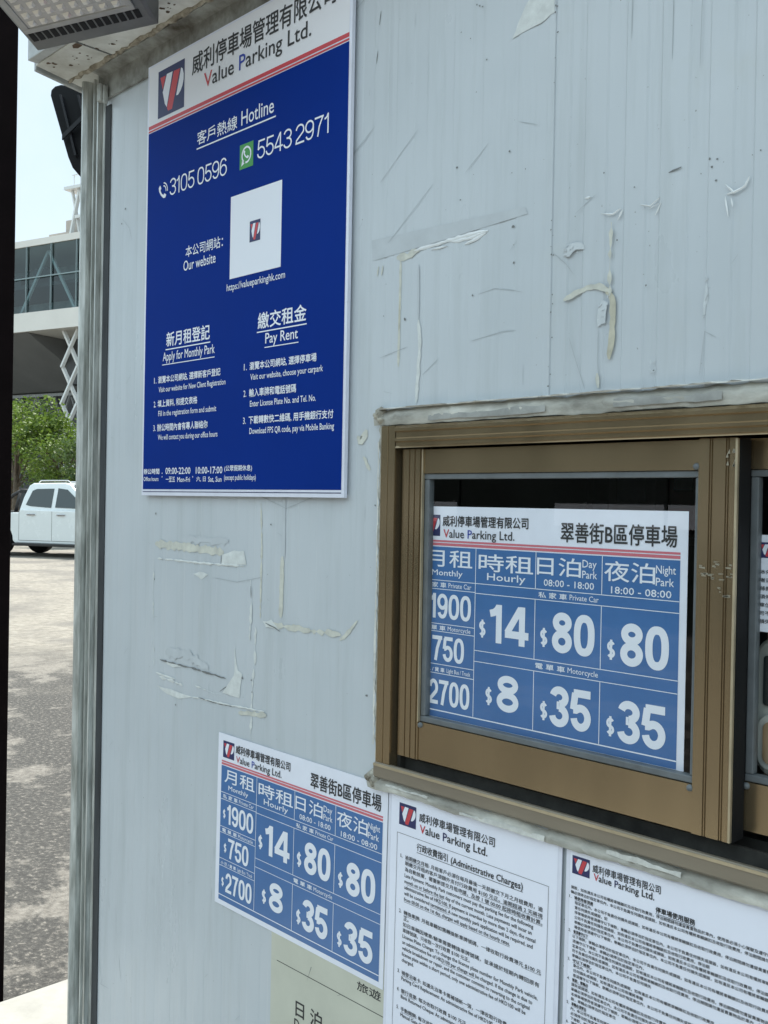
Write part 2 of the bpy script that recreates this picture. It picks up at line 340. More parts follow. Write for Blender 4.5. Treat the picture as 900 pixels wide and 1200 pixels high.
# soffit seam and the grimy angle between soffit and wall
sm = MB(); sm.box(-1.788, -1.785, -.117, -.014, ZT - .0015, ZT + .002); K(sm, 'soffit_joint', 'scuff')
an = MB()
an.prism([(-.001, 2.262), (-.001, ZT - .002), (-.034, ZT - .002), (-.034, ZT - .007), (-.008, ZT - .011), (-.006, 2.262)], lambda y, z: (-1.874, y, z), lambda y, z: (X1, y, z))
K(an, 'eave_angle', 'galv_dirty')
an = MB(); rr = random.Random(3); pts = []; rad = []; x = X0 + .012; r_ = .004
while x < X1 - .1:
    r_ = min(.0062, max(.0018, r_ + rr.uniform(-.0022, .0022))); pts.append((x, -.036 + rr.uniform(-.0025, .0025), ZT - .002 + rr.uniform(-.002, .002))); rad.append(r_); x += rr.uniform(.006, .014)
an.tube(pts, rad, 7)
K(an, 'sealant_bead', mat('browned_sealant', (.40, .37, .30), .85, 0, .4, 60, .7, 60, dark=(.17, .14, .10)), smooth=True)
rsf = MB(); q = random.Random(21)
for k in range(46):
    x, y = q.uniform(-1.93, -1.3), q.uniform(-.112, -.05); n = 6; r0_ = q.choice((.0015, .002, .0028, .005))
    rsf.add([(x + r0_ * q.uniform(.5, 1.6) * math.cos(6.28 * j / n), y + r0_ * q.uniform(.5, 1.2) * math.sin(6.28 * j / n), ZT - .0006) for j in range(n)], [tuple(range(n))])
for k in range(6): rsf.add([(-1.80 + .012 * math.cos(1.05 * k) * q.uniform(.7, 1.6), -.105 + .008 * math.sin(1.05 * k), ZT - .0008) for k in range(6)], [tuple(range(6))]) if k == 0 else None
tag(K(rsf, 'rust_spot', mat('soffit_rust', (.13, .085, .055), .9, 0, .4, 80), fix=False), kind='stuff')
# galvanised corner post: folded profile
pp = [(-1.967, .05), (-1.967, .003), (-1.957, .002), (-1.9565, .007), (-1.9545, .007), (-1.953, -.010), (-1.948, -.016), (-1.943, -.016), (-1.937, -.008), (-1.9365, .006), (-1.9335, .006), (-1.933, .002), (-1.921, .0015), (-1.919, -.005), (-1.916, -.005), (-1.9155, .007), (-1.9135, .007), (-1.913, .002),
      (-1.901, .002), (-1.898, -.008), (-1.893, -.008), (-1.892, .008), (-1.890, .008), (-1.8895, .001), (-1.884, .0015), (-1.880, .006), (-1.876, .007), (-1.876, .05)]
cp = MB(); cp.prism(pp, lambda x, y: (x, y, ZS), lambda x, y: (x, y, ZT)); K(cp, 'corner_post', 'galv')
ga = MB(); ga.box(-1.875, -1.853, -.0015, .0, ZS, 2.25); K(ga, 'shadow_gap_strip', mat('shadow_gap_black', (.045, .05, .055), .8, 0, .5, 30, stretch=(1, 1, .2)))  # shadow gap between post and wall, drawn as a dark strip
cl = MB(); cl.box(-1.872, -1.856, -.024, -.0095, 2.252, 2.288); cl.box(-1.8555, -1.849, -.02, -.0095, 2.246, 2.284); K(cl, 'post_clip', 'galv_dirty', bevel=.003)
st = MB(); st.add([(-1.904, .0005, 2.205), (-1.9020, .0005, 2.20), (-1.9065, .0005, 2.14), (-1.908, .0005, 2.108), (-1.9115, .0005, 2.092), (-1.9105, .0005, 2.115), (-1.9085, .0005, 2.145)], [(0, 1, 2, 6), (6, 2, 3, 5), (5, 3, 4)])
for z, w_ in ((1.86, .004), (1.55, .003), (1.21, .0035), (.86, .004)):
    st.add([(-1.926 + w_ * math.cos(1.05 * k), .0008, z + w_ * 1.4 * math.sin(1.05 * k)) for k in range(6)], [tuple(range(6))])
KE(st, 'rust_streak', mat('rust', (.075, .055, .04), .9, 0, .5, 60), fix=False)

# window: outer frame, track, two sashes
FY = -.012
fr = MB()
fr.prism([(FY, 1.054), (FY - .004, 1.0575), (FY - .004, 1.074), (FY - .001, 1.077), (FY + .004, 1.077), (FY + .004, 1.062), (.06, 1.062), (.06, 1.054)], lambda y, z: (-1.041, y, z), lambda y, z: (-.002, y, z))
sill = K(fr, 'window_sill', 'bronze_h')
e = MB(); e.box(-1.0405, -.0025, FY - .0052, FY - .0042, 1.0725, 1.0762); K(e, 'sill_edge', 'bronze_light', parent=sill)
wf = MB()
hp = [(.06, 1.562), (FY, 1.562), (FY - .004, 1.558), (FY - .004, 1.554), (FY, 1.5525), (FY, 1.545), (FY - .004, 1.543), (FY - .004, 1.5395), (FY, 1.538), (FY, 1.533), (FY - .002, 1.530), (FY + .004, 1.530), (.0, 1.534), (.06, 1.534)]
wf.prism(hp, lambda y, z: (-1.011, y, z), lambda y, z: (-.031, y, z))
jp = [(-1.041, .06), (-1.041, FY), (-1.028, FY), (-1.027, FY + .002), (-1.026, FY), (-1.013, FY), (-1.0125, .06)]
wf.prism(jp, lambda x, y: (x, y, 1.063), lambda x, y: (x, y, 1.5625))
wf.box(-.030, -.002, FY, .06, 1.063, 1.5625)
frame = K(wf, 'window_frame', 'bronze')
tr = MB(); tr.box(-1.012, -.032, -.007, .058, 1.0622, 1.0665); tr.box(-1.012, -.032, .014, .018, 1.0667, 1.086); tr.box(-1.012, -.032, .050, .054, 1.0667, 1.086)
tr.box(-1.0123, -1.0065, .004, .05, 1.067, 1.533)  # dark strip filling the gap between jamb and sash stile
K(tr, 'sliding_track', 'track', parent=frame)
DL = []
def sash(x0, x1, y, left_w, right_w, grooves, zt=1.5285, zb=1.092, dark_left=False):
    zt2, zb2 = zt - .0345, zb + .0535
    a, b = x0 + left_w, x1 - right_w
    sb = MB()
    def stile(xa, xb, gr):
        poly = [(xa, y + .02), (xa, y)]
        for gx in gr: poly += [(gx - .0012, y), (gx - .0006, y + .0016), (gx + .0006, y + .0016), (gx + .0012, y)]
        poly += [(xb, y), (xb, y + .02)]
        sb.prism(poly, lambda X, Y: (X, Y, zb), lambda X, Y: (X, Y, zt))
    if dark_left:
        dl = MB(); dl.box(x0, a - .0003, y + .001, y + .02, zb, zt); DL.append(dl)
    else: stile(x0, a, [x0 + left_w * f for f in grooves[0]])
    stile(b, x1, [b + right_w * f for f in grooves[1]])
    sb.box(a, b, y + .0015, y + .0185, zt2, zt - .001); sb.box(a, b, y + .0015, y + .0185, zb + .0005, zb2)
    o = K(sb, 'window_sash', 'bronze')
    gk = MB(); gw = .0095; ye = y + .0035
    gk.box(a + .0004, b - .0004, ye, ye + .012, zt2 - .008, zt2 - .0004); gk.box(a + .0004, b - .0004, ye, ye + .012, zb2 + .0004, zb2 + .0085)
    gk.box(a + .0004, a + gw, ye + .0008, ye + .0118, zb2 + .0088, zt2 - .0083); gk.box(b - gw * .6, b - .0004, ye + .0008, ye + .0118, zb2 + .0088, zt2 - .0083)
    K(gk, 'glazing_seal', 'gasket', parent=o, bevel=.0012)
    gp = MB(); gp.add([(a + .002, y + .0098, zb2 + .002), (b - .002, y + .0098, zb2 + .002), (b - .002, y + .0098, zt2 - .002), (a + .002, y + .0098, zt2 - .002)], [(0, 1, 2, 3)])
    K(gp, 'glass_pane', 'glass', parent=o, fix=False)
    for cx, cz in ((a + .004, zb2 - .004), (b - .003, zb2 - .004), (b - .003, zt2 + .004)):
        cpg = MB(); cpg.lathe([(0, -.003), (.0032, -.0025), (.004, 0), (.004, .003)], (cx, y + .0012, cz), 12); K(cpg, 'corner_screw', 'gasket', parent=o, smooth=True)
    return o
s1 = sash(-1.006, -.503, -.0025, .039, .0455, ((.35, .62, .9), (.3, .36, .72, .78)))
e = MB(); e.box(-.5048, -.5018, -.0058, -.0008, 1.0925, 1.528); K(e, 'interlock_edge', 'bronze_light', parent=s1, bevel=.0008)
e = MB(); e.box(-.5029, -.5012, -.0006, .0245, 1.0925, 1.5275); K(e, 'interlock_dark_strip', 'rubber', parent=s1)  # black strip covering the meeting stile's side face
e = MB(); e.box(-.9675, -.966, -.0035, .001, 1.146, 1.5275); K(e, 'stile_edge', 'bronze_light', parent=s1)
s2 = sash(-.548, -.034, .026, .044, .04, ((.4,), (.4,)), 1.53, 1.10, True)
K(DL[0], 'interlock_stile', mat('shaded_black_stile', (.012, .011, .01), .3, 0, .2, 20), parent=s2)  # inner stile's shade is put into its near-black colour
scf = MB()
for k in range(26):
    x = rr.uniform(-.548, -.508); z = rr.choice((1.375, 1.39, 1.36)) + rr.uniform(-.006, .006); l = rr.uniform(.002, .007)
    scf.add([(x, -.0031, z), (x + l, -.0031, z + rr.uniform(-.001, .001)), (x + l, -.0031, z + .0012), (x, -.0031, z + .0014)], [(0, 1, 2, 3)])
for k in range(9):
    x = -.513 + rr.uniform(-.004, .008); z = 1.505 + rr.uniform(-.008, .012)
    scf.add([(x, -.0066 if x > -.505 else -.0032, z), (x + .003, -.0066 if x > -.505 else -.0032, z), (x + .002, -.0066 if x > -.505 else -.0032, z + .005)], [(0, 1, 2)])
tag(K(scf, 'scuff_mark', mat('worn_metal', (.36, .33, .26), .4, .4), parent=s1, fix=False), kind='stuff')

# sealant smeared round the frame: irregular ribbons with a thickness of their own
def smear(mb, path, w0, jit, y0, th, n=60, seed=1, mi=0):
    q = random.Random(seed); (xa, za), (xb, zb) = path; L = math.hypot(xb - xa, zb - za); dx, dz = (xb - xa) / L, (zb - za) / L; nx, nz = -dz, dx
    top, bot, j1, j2 = [], [], 0, 0
    for i in range(n + 1):
        f = i / n; j1 = j1 * .75 + q.uniform(-1, 1) * jit; j2 = j2 * .6 + q.uniform(-1, 1) * jit * .5
        cx, cz = xa + dx * L * f, za + dz * L * f
        top.append((cx + nx * (w0 / 2 + j1), cz + nz * (w0 / 2 + j1))); bot.append((cx - nx * (w0 / 2 + j2), cz - nz * (w0 / 2 + j2)))
    vs = [(x, y0 - .0003, z) for x, z in top] + [(x * .5 + u * .5, y0 - th * (1 + .3 * q.uniform(-1, 1)), z * .5 + v * .5) for (x, z), (u, v) in zip(top, bot)] + [(x, y0 - th * .8, z) for x, z in bot]
    m_ = n + 1
    fs = [(i, i + 1, m_ + i + 1, m_ + i) for i in range(n)] + [(m_ + i, m_ + i + 1, 2 * m_ + i + 1, 2 * m_ + i) for i in range(n)]
    mb.add(vs, fs, mi)
sl = MB()
smear(sl, ((-1.06, 1.5755), (.02, 1.5755)), .024, .0016, -.0005, .010, 120, 4)
smear(sl, ((-1.06, 1.044), (.02, 1.044)), .016, .0022, -.0005, .010, 120, 5)
smear(sl, ((-1.0475, 1.05), (-1.0475, 1.575)), .011, .0008, -.0005, .008, 60, 6)
KE(sl, 'window_sealant', 'seal', smooth=True)
sl = MB()
smear(sl, ((-1.05, 1.5885), (.02, 1.5895)), .0032, .0006, -.0005, .012, 120, 9)  # white line put in as the bright highlight on the sealant's top edge
q = random.Random(12); x = -1.02
while x < -.05:
    L = q.uniform(.03, .14); z = q.choice((1.041, 1.0395, 1.047)); smear(sl, ((x, z), (x + L, z + q.uniform(-.002, .002))), q.uniform(.003, .006), .0012, -.0105, .0012, 14, int(x * 1000)); x += L + q.uniform(.02, .12)
smear(sl, ((-1.0495, 1.10), (-1.0495, 1.54)), .004, .0007, -.008, .002, 40, 22)
KE(sl, 'sealant_streak', 'seal_white', smooth=True)
sl = MB(); x = -.95
while x < -.05:
    L = q.uniform(.06, .2); smear(sl, ((x, 1.571 + q.uniform(-.003, .003)), (x + L, 1.573 + q.uniform(-.003, .003))), q.uniform(.004, .009), .0016, -.0112, .0008, 18, int(x * 977)); x += L + q.uniform(.03, .1)
KE(sl, 'sealant_streak', mat('grey_sealant', (.34, .345, .33), .6, 0, .3, 30, .5, 40), smooth=True)
sl = MB()
for (cx, cz, sd_, rad) in ((-1.052, 1.580, 1, .011), (-1.045, 1.572, 2, .009), (-1.056, 1.052, 3, .009), (-1.047, 1.046, 4, .011)):
    q = random.Random(sd_); n = 11
    ring = [(cx + rad * q.uniform(.7, 1.3) * math.cos(6.28 * k / n), cz + rad * q.uniform(.7, 1.3) * math.sin(6.28 * k / n)) for k in range(n)]
    vs = [(x, -.001, z) for x, z in ring] + [((x - cx) * .5 + cx, -.012 - q.uniform(0, .004), (z - cz) * .5 + cz) for x, z in ring] + [(cx, -.014, cz)]
    sl.add(vs, [(i, (i + 1) % n, n + (i + 1) % n, n + i) for i in range(n)] + [(n + i, n + (i + 1) % n, 2 * n) for i in range(n)])
KE(sl, 'sealant_blob', mat('foamed_sealant', (.42, .40, .34), .85, 0, .6, 90, .9, 90, dark=(.14, .12, .09)), smooth=True)

# ---- marks on the wall: glue lines, peeled tape with painted glints, chips, scratches (thin pieces with their own outline)
def line_poly(pts, wd, jit=.25, seed=0, taper=True, gaps=0.0):
    q = random.Random(seed); P = []
    for (a, b) in zip(pts, pts[1:]):
        n = max(3, int(math.hypot(b[0] - a[0], b[1] - a[1]) / .006))
        P += [(a[0] + (b[0] - a[0]) * i / n, a[1] + (b[1] - a[1]) * i / n) for i in range(n)]
    P.append(pts[-1]); L, Rr = [], []
    for i, p in enumerate(P):
        a, b = P[max(i - 1, 0)], P[min(i + 1, len(P) - 1)]; d = math.hypot(b[0] - a[0], b[1] - a[1]) or 1
        nx, nz = -(b[1] - a[1]) / d, (b[0] - a[0]) / d; t_ = min(1, .35 + min(i, len(P) - 1 - i) * .5) if taper else 1
        if gaps and q.random() < gaps * 1.3: t_ *= .12
        h1 = wd / 2 * t_ * (1 + q.uniform(-jit, jit)); h2 = wd / 2 * t_ * (1 + q.uniform(-jit, jit))
        L.append((p[0] + nx * h1, p[1] + nz * h1)); Rr.append((p[0] - nx * h2, p[1] - nz * h2))
    return L, Rr
NS = [0]
def strip(mb, pts, wd, y=-.0006, th=.0, jit=.25, seed=0, broken=0.0):
    NS[0] += 1; y = y * .6 - .00003 * (NS[0] % 17); th *= .35; jit *= .7
    L, Rr = line_poly(pts, wd, jit, seed, gaps=broken); n = len(L); q = random.Random(seed + 5)
    vs = [(x, y, z) for x, z in L] + [((a + c) / 2, y - th, (b + d) / 2) for (a, b), (c, d) in zip(L, Rr)] + [(x, y, z) for x, z in Rr]
    fs = []
    for i in range(n - 1):
        fs += [(i, i + 1, n + i + 1, n + i), (n + i, n + i + 1, 2 * n + i + 1, 2 * n + i)]
    mb.add(vs, fs)
def flake(mb, pts, y=-.0005, lift=.0015):
    lift *= .25
    cx = sum(p[0] for p in pts) / len(pts); cz = sum(p[1] for p in pts) / len(pts); n = len(pts); P = []
    for i, (a, b) in enumerate(zip(pts, pts[1:] + pts[:1])):
        P.append(a); P.append(((a[0] + b[0]) / 2 + rnd.uniform(-.0015, .0015), (a[1] + b[1]) / 2 + rnd.uniform(-.0015, .0015)))
    n = len(P); mb.add([(x, y, z) for x, z in P] + [(cx, y - lift, cz)], [(i, (i + 1) % n, n) for i in range(n)])
def dots(mb, pts, s_=.0022):
    for x, z in pts:
        n = 7; r_ = s_ * rnd.uniform(.5, 1.15); mb.add([(x + r_ * rnd.uniform(.5, 1.2) * math.cos(6.28 * k / n), -.0006, z + r_ * rnd.uniform(.5, 1.2) * math.sin(6.28 * k / n)) for k in range(n)], [tuple(range(n))])
gl = MB()
strip(gl, [(-1.02, 1.801), (-1.02, 1.752), (-1.021, 1.648)], .0048, seed=1); strip(gl, [(-1.337, 1.447), (-1.333, 1.376), (-1.334, 1.256)], .0045, seed=2, jit=.5, broken=.15)
strip(gl, [(-1.278, 1.362), (-1.28, 1.262)], .010, seed=3); strip(gl, [(-1.662, 1.367), (-1.539, 1.364), (-1.44, 1.361)], .014, seed=4, jit=.6)
strip(gl, [(-1.028, 1.806), (-1.006, 1.805), (-.983, 1.809)], .009, seed=5, jit=.8); strip(gl, [(-1.32, 1.249), (-1.234, 1.249), (-1.133, 1.25)], .009, seed=6, jit=.6, broken=.2)
strip(gl, [(-1.127, 1.243), (-1.112, 1.26), (-1.097, 1.275)], .005, seed=7); strip(gl, [(-1.136, 1.242), (-1.117, 1.254), (-1.11, 1.262)], .007, seed=8, jit=.6)
strip(gl, [(-1.065, 1.799), (-1.068, 1.785)], .003, seed=9); strip(gl, [(-1.056, 1.799), (-1.059, 1.785)], .003, seed=10)
strip(gl, [(-1.084, 1.560), (-1.095, 1.542), (-1.105, 1.55)], .012, seed=11, jit=.7); strip(gl, [(-1.09, 1.52), (-1.075, 1.50)], .008, seed=12, jit=.7)
strip(gl, [(-1.389, 1.09), (-1.313, 1.098)], .008, seed=13, jit=.6); strip(gl, [(-.684, 1.612), (-.682, 1.594)], .006, seed=14)
strip(gl, [(-.668, 1.79), (-.669, 1.74), (-.668, 1.69)], .005, seed=15, broken=.4, jit=.7)
KE(gl, 'glue_residue', 'glue', fix=False)
gl = MB(); strip(gl, [(-.735, 1.706), (-.718, 1.712), (-.701, 1.716), (-.684, 1.716), (-.668, 1.708)], .007, seed=21, jit=.4); KE(gl, 'glue_residue', 'glue', fix=False)
gl = MB(); strip(gl, [(-.674, 1.713), (-.666, 1.70), (-.664, 1.689), (-.665, 1.653), (-.668, 1.627)], .0075, seed=22, jit=.4); strip(gl, [(-1.02, 1.75), (-1.021, 1.70)], .0022, y=-.0009, seed=23); KE(gl, 'glue_residue', 'glue_deep', fix=False)
tp = MB(); tp.add([(-1.081, -.0004, 1.84), (-1.078, -.0004, 1.809), (-.93, -.0004, 1.816), (-.793, -.0004, 1.824), (-.798, -.0004, 1.834)], [(0, 1, 2, 3, 4)])
tp.add([(-1.277 - .004, -.0004, 1.458), (-1.277 + .005, -.0004, 1.458), (-1.276 + .005, -.0004, 1.362), (-1.281, -.0004, 1.362)], [(0, 1, 2, 3)])
strip(tp, [(-.984, 1.789), (-.983, 1.711)], .004, seed=31); strip(tp, [(-1.575, 1.379), (-1.427, 1.381)], .012, seed=32, jit=.7); strip(tp, [(-1.62, 1.165), (-1.55, 1.17), (-1.48, 1.155)], .016, seed=33, jit=.8)
KE(tp, 'tape_film', 'grey_tape', fix=False)
ch = MB()
strip(ch, [(-.982, 1.711), (-.979, 1.68), (-.981, 1.632), (-.984, 1.594)], .006, seed=41, jit=.5, th=.0008); strip(ch, [(-1.652, 1.34), (-1.524, 1.339), (-1.381, 1.34)], .0042, seed=42, th=.0015, jit=.6, broken=.12)
flake(ch, [(-1.444, 1.357), (-1.41, 1.366), (-1.382, 1.366), (-1.374, 1.343), (-1.446, 1.339)]); flake(ch, [(-1.534, 1.318), (-1.513, 1.323), (-1.486, 1.32), (-1.507, 1.309)])
flake(ch, [(-1.437, 1.117), (-1.407, 1.139), (-1.401, 1.186), (-1.404, 1.202), (-1.393, 1.161), (-1.381, 1.157), (-1.387, 1.115)], lift=.003)
for sd_, (a, b) in enumerate((((-1.362, 1.318), (-1.358, 1.289)), ((-1.358, 1.282), (-1.361, 1.217)), ((-1.345, 1.24), (-1.346, 1.176)), ((-1.349, 1.17), (-1.353, 1.1)), ((-1.353, 1.09), (-1.355, 1.06)))): strip(ch, [a, b], .0055, seed=50 + sd_, jit=.9, broken=.3, th=.001)
strip(ch, [(-1.64, 1.118), (-1.60, 1.116), (-1.56, 1.112)], .006, seed=60, jit=.9, broken=.25, th=.001); strip(ch, [(-1.651, 1.124), (-1.587, 1.12)], .004, seed=61, th=.001)
flake(ch, [(-1.648, 1.1), (-1.601, 1.1), (-1.528, 1.096), (-1.572, 1.086), (-1.612, 1.089)]); strip(ch, [(-1.528, 1.096), (-1.413, 1.099), (-1.318, 1.103)], .0032, seed=62, jit=.8, broken=.1, th=.0012)
flake(ch, [(-1.625, 1.147), (-1.588, 1.149), (-1.562, 1.145), (-1.591, 1.141)]); strip(ch, [(-1.664, 1.346), (-1.665, 1.265), (-1.658, 1.136)], .0035, seed=63, jit=.9, broken=.55)
flake(ch, [(-1.327, 1.252), (-1.304, 1.257), (-1.282, 1.242), (-1.299, 1.243), (-1.318, 1.243)])
flake(ch, [(-.824, 2.056), (-.815, 2.073), (-.804, 2.09), (-.790, 2.108), (-.76, 2.106), (-.7555, 2.09), (-.757, 2.068), (-.772, 2.063), (-.786, 2.061)], lift=.002)
strip(ch, [(-1.52, 1.118), (-1.46, 1.112), (-1.44, 1.114)], .003, seed=64, jit=.9, broken=.5, th=.001)
KE(ch, 'paint_chip', 'chip', fix=False)
wr = MB()  # white ridges, plus strokes painting the glints on wrinkled clear tape
for sd_, (p, wd) in enumerate((([(-.993, 1.81), (-.953, 1.812), (-.899, 1.815), (-.858, 1.814)], .005), ([(-.922, 1.811), (-.894, 1.81), (-.864, 1.813)], .005), ([(-.898, 1.803), (-.882, 1.806), (-.861, 1.812)], .004), ([(-.96, 1.806), (-.93, 1.806)], .003),
    ([(-.683, 1.803), (-.667, 1.799), (-.656, 1.804)], .0022), ([(-.66, 1.791), (-.653, 1.802)], .003), ([(-.63, 1.803), (-.617, 1.799), (-.604, 1.806)], .002), ([(-.61, 1.787), (-.603, 1.8)], .0028), ([(-.617, 1.796), (-.606, 1.8)], .0015),
    ([(-.525, 1.804), (-.515, 1.793), (-.502, 1.798), (-.498, 1.807)], .0026), ([(-.525, 1.791), (-.521, 1.768)], .0024), ([(-.523, 1.793), (-.506, 1.795)], .003), ([(-.518, 1.788), (-.516, 1.778)], .0018), ([(-.706, 1.826), (-.698, 1.826)], .004))):
    strip(wr, p, wd, seed=70 + sd_, jit=.5, th=.002)
KE(wr, 'crumpled_tape_and_glint', mat('clear_tape_and_glint', (.78, .81, .82), .25, coat=.3), fix=False)
cl = MB()
for P in ([(-.685, 1.667), (-.684, 1.691), (-.679, 1.699), (-.671, 1.695), (-.674, 1.671)], [(-.737, 1.761), (-.727, 1.774), (-.71, 1.773), (-.705, 1.764), (-.717, 1.766), (-.727, 1.759)], [(-.548, 1.664), (-.547, 1.688), (-.544, 1.702), (-.542, 1.682), (-.545, 1.666)]): flake(cl, P, lift=.001)
for sd_, c in enumerate(((-.679, 1.683, .012, .018), (-.723, 1.768, .018, .008), (-.545, 1.685, .004, .022), (-.61, 1.612, .008, .006))):
    q = random.Random(sd_)
    for k in range(9):
        x, z = c[0] + q.uniform(-c[2], c[2]) * .8, c[1] + q.uniform(-c[3], c[3]); strip(cl, [(x, z), (x + q.uniform(-.005, .005), z + q.uniform(-.004, .006))], .0013, y=-.0016, seed=k, th=.0012)
KE(cl, 'tape_scrap', 'clear_tape', fix=False)
dk = MB()
strip(dk, [(-1.637, 1.15), (-1.58, 1.1485), (-1.532, 1.148), (-1.427, 1.143)], .0028, y=-.0012, seed=80, jit=.9, broken=.12); strip(dk, [(-1.445, 1.118), (-1.42, 1.132), (-1.409, 1.14)], .0015, y=-.0012, seed=81); strip(dk, [(-1.447, 1.34), (-1.446, 1.356)], .002, y=-.002, seed=82)
strip(dk, [(-1.318, 1.25), (-1.30, 1.246), (-1.28, 1.24)], .0025, y=-.002, seed=83, jit=.9); strip(dk, [(-1.36, 1.308), (-1.3585, 1.288)], .002, y=-.0022, seed=84); strip(dk, [(-1.51, 1.098), (-1.45, 1.096), (-1.40, 1.098)], .0015, y=-.0018, seed=85, broken=.3)
dots(dk, [(-.915, 1.91), (-.885, 1.894), (-.82, 1.882), (-.798, 1.882), (-.825, 1.911), (-.908, 1.865), (-.912, 2.093), (-.895, 2.079), (-.875, 2.115), (-.885, 2.121), (-.88, 2.118), (-.866, 2.042), (-.541, 1.827), (-.544, 1.836), (-.535, 1.834), (-.554, 1.822), (-.536, 1.811), (-.495, 1.829), (-.486, 1.832), (-.68, 1.851), (-.638, 1.825), (-1.053, 1.725), (-.814, 1.765), (-.66, 1.767), (-.62, 1.708), (-.608, 1.609)], .0016)
dots(dk, [(-1.009, 1.715), (-.883, 1.732), (-1.661, 1.424), (-1.309, 1.413), (-1.063, 1.448), (-1.074, 1.166), (-1.583, 1.073), (-1.662, 1.30), (-1.355, 1.15), (-1.352, 1.13), (-1.38, 1.15), (-1.792, 2.026), (-1.805, 1.999)], .0026)
dots(dk, [(-.816, 1.812)], .004); dots(dk, [(JOINT + rnd.uniform(-.003, .003), rnd.uniform(1.6, 2.1)) for k in range(22)], .0013)
strip(dk, [(-1.07, 2.175), (-1.073, 2.155)], .002, seed=86); strip(dk, [(-1.075, 2.118), (-1.078, 2.10)], .0018, seed=87); strip(dk, [(-.594, 1.832), (-.578, 1.835)], .002, seed=88, jit=.8)
for k in range(0): strip(dk, [(JOINT + .0035, 1.6 + k * .11 + rnd.uniform(0, .05)), (JOINT + .003, 1.64 + k * .11 + rnd.uniform(0, .05))], .0013, seed=89 + k)
tag(K(dk, 'scuff_mark', 'scuff', fix=False), kind='stuff')
sr = MB()
for sd_, p in enumerate(([(-.592, 2.03), (-.5925, 1.96)], [(-.556, 2.04), (-.557, 2.0), (-.558, 1.94)], [(-.645, 2.09), (-.646, 2.0)], [(-1.187, 1.94), (-1.078, 2.008)], [(-1.175, 1.945), (-1.09, 1.998)], [(-1.065, 1.922), (-.99, 1.981)], [(-1.046, 1.83), (-.959, 1.897)], [(-1.154, 2.181), (-1.083, 2.215)], [(-.726, 1.66), (-.715, 1.63), (-.701, 1.594)], [(-.684, 1.666), (-.684, 1.625), (-.68, 1.593)], [(-.874, 1.732), (-.845, 1.736), (-.816, 1.73), (-.8, 1.725)],
    [(-.884, 1.671), (-.829, 1.678), (-.808, 1.677)], [(-.811, 1.946), (-.78, 1.934)], [(-.551, 1.599), (-.546, 1.647), (-.532, 1.639)], [(-.753, 1.768), (-.732, 1.75), (-.721, 1.736)], [(-1.06, 1.664), (-1.003, 1.675)], [(-.973, 1.632), (-.943, 1.653)], [(-1.852, .522), (-1.836, .472), (-1.84, .466), (-1.806, .468)], [(-1.771, .549), (-1.76, .499)], [(-.9, 1.90), (-.86, 1.93)], [(-.72, 1.81), (-.69, 1.828)], [(-1.805, 2.01), (-1.775, 1.985), (-1.765, 1.96)], [(-1.34, 1.46), (-1.27, 1.44), (-1.2, 1.46)], [(-1.47, 1.315), (-1.4, 1.312), (-1.33, 1.325)])):
    strip(sr, p, .0008, y=-.0005, seed=100 + sd_)
q = random.Random(44)
for k in range(70):
    x, z = q.uniform(-1.83, -.48), q.uniform(.5, 2.15); a = q.choice((q.uniform(0, 3.14), 1.57, .75)); L = q.uniform(.006, .03)
    if WX0 - .02 < x and z < 1.6: continue
    strip(sr, [(x, z), (x + L * math.cos(a), z + L * math.sin(a))], .0006, y=-.0005, seed=k)
tag(K(sr, 'scratch', 'scratch', fix=False), kind='stuff')

# ------------------------------------------------------------------ lettering
PENDING = []          # (text, frame, box, mode, inks, bold, key)
LETTERS = {}          # key -> MB with ink slots
INKS = ['ink_black', 'ink_red', 'ink_navy', 'ink_white', 'ink_blue', 'ink_green', 'ink_grey', 'ink_pink']
INKI = {n[4:]: i for i, n in enumerate(INKS)}
class Frame:
    """a flat sheet on the wall plane: u to the right and v down in millimetres, h = height off the sheet in mm"""
    def __init__(s, x, y, z, tilt=0, k=1.0, kv=None): s.o = (x, y, z); s.c, s.s = math.cos(tilt), math.sin(tilt); s.k = k / 1000; s.kv = (kv or k) / 1000
    def __call__(s, u, v, h=0):
        a, b = u * s.k, -v * s.kv
        return (s.o[0] + a * s.c - b * s.s, s.o[1] - h / 1000, s.o[2] + a * s.s + b * s.c)
def quad(mb, F, u0, v0, u1, v1, h, mi=0): mb.add([F(u0, v1, h), F(u1, v1, h), F(u1, v0, h), F(u0, v0, h)], [(0, 1, 2, 3)], mi)
def sheet(F, w_, h_, th, name, m, lab, cat, group=None):
    mb = MB(); mb.add([F(u, v, h) for u in (0, w_) for v in (0, h_) for h in (0, th)], [(0, 1, 3, 2), (4, 6, 7, 5), (0, 4, 5, 1), (2, 3, 7, 6), (0, 2, 6, 4), (1, 5, 7, 3)])
    o = mb.build(name, M[m], None, F(0, 0, 0)); return tag(o, lab, cat, group)
def T(key, F, text, u0, base, u1, cap, ink='black', bold=0, h=.6, inks=None): PENDING.append((key, F, text, 'L', (u0, base, u1, cap), ink, bold, h, inks))
def C(key, F, text, u0, v0, u1, v1, ink='black', bold=0, h=.6): PENDING.append((key, F, text, 'C', (u0, v0, u1, v1), ink, bold, h, None))
def letters(key):
    if key not in LETTERS: LETTERS[key] = MB()
    return LETTERS[key]
def rule(key, F, u0, v0, u1, v1, ink, h=.6): quad(letters(key), F, u0, v0, u1, v1, h, INKI[ink])
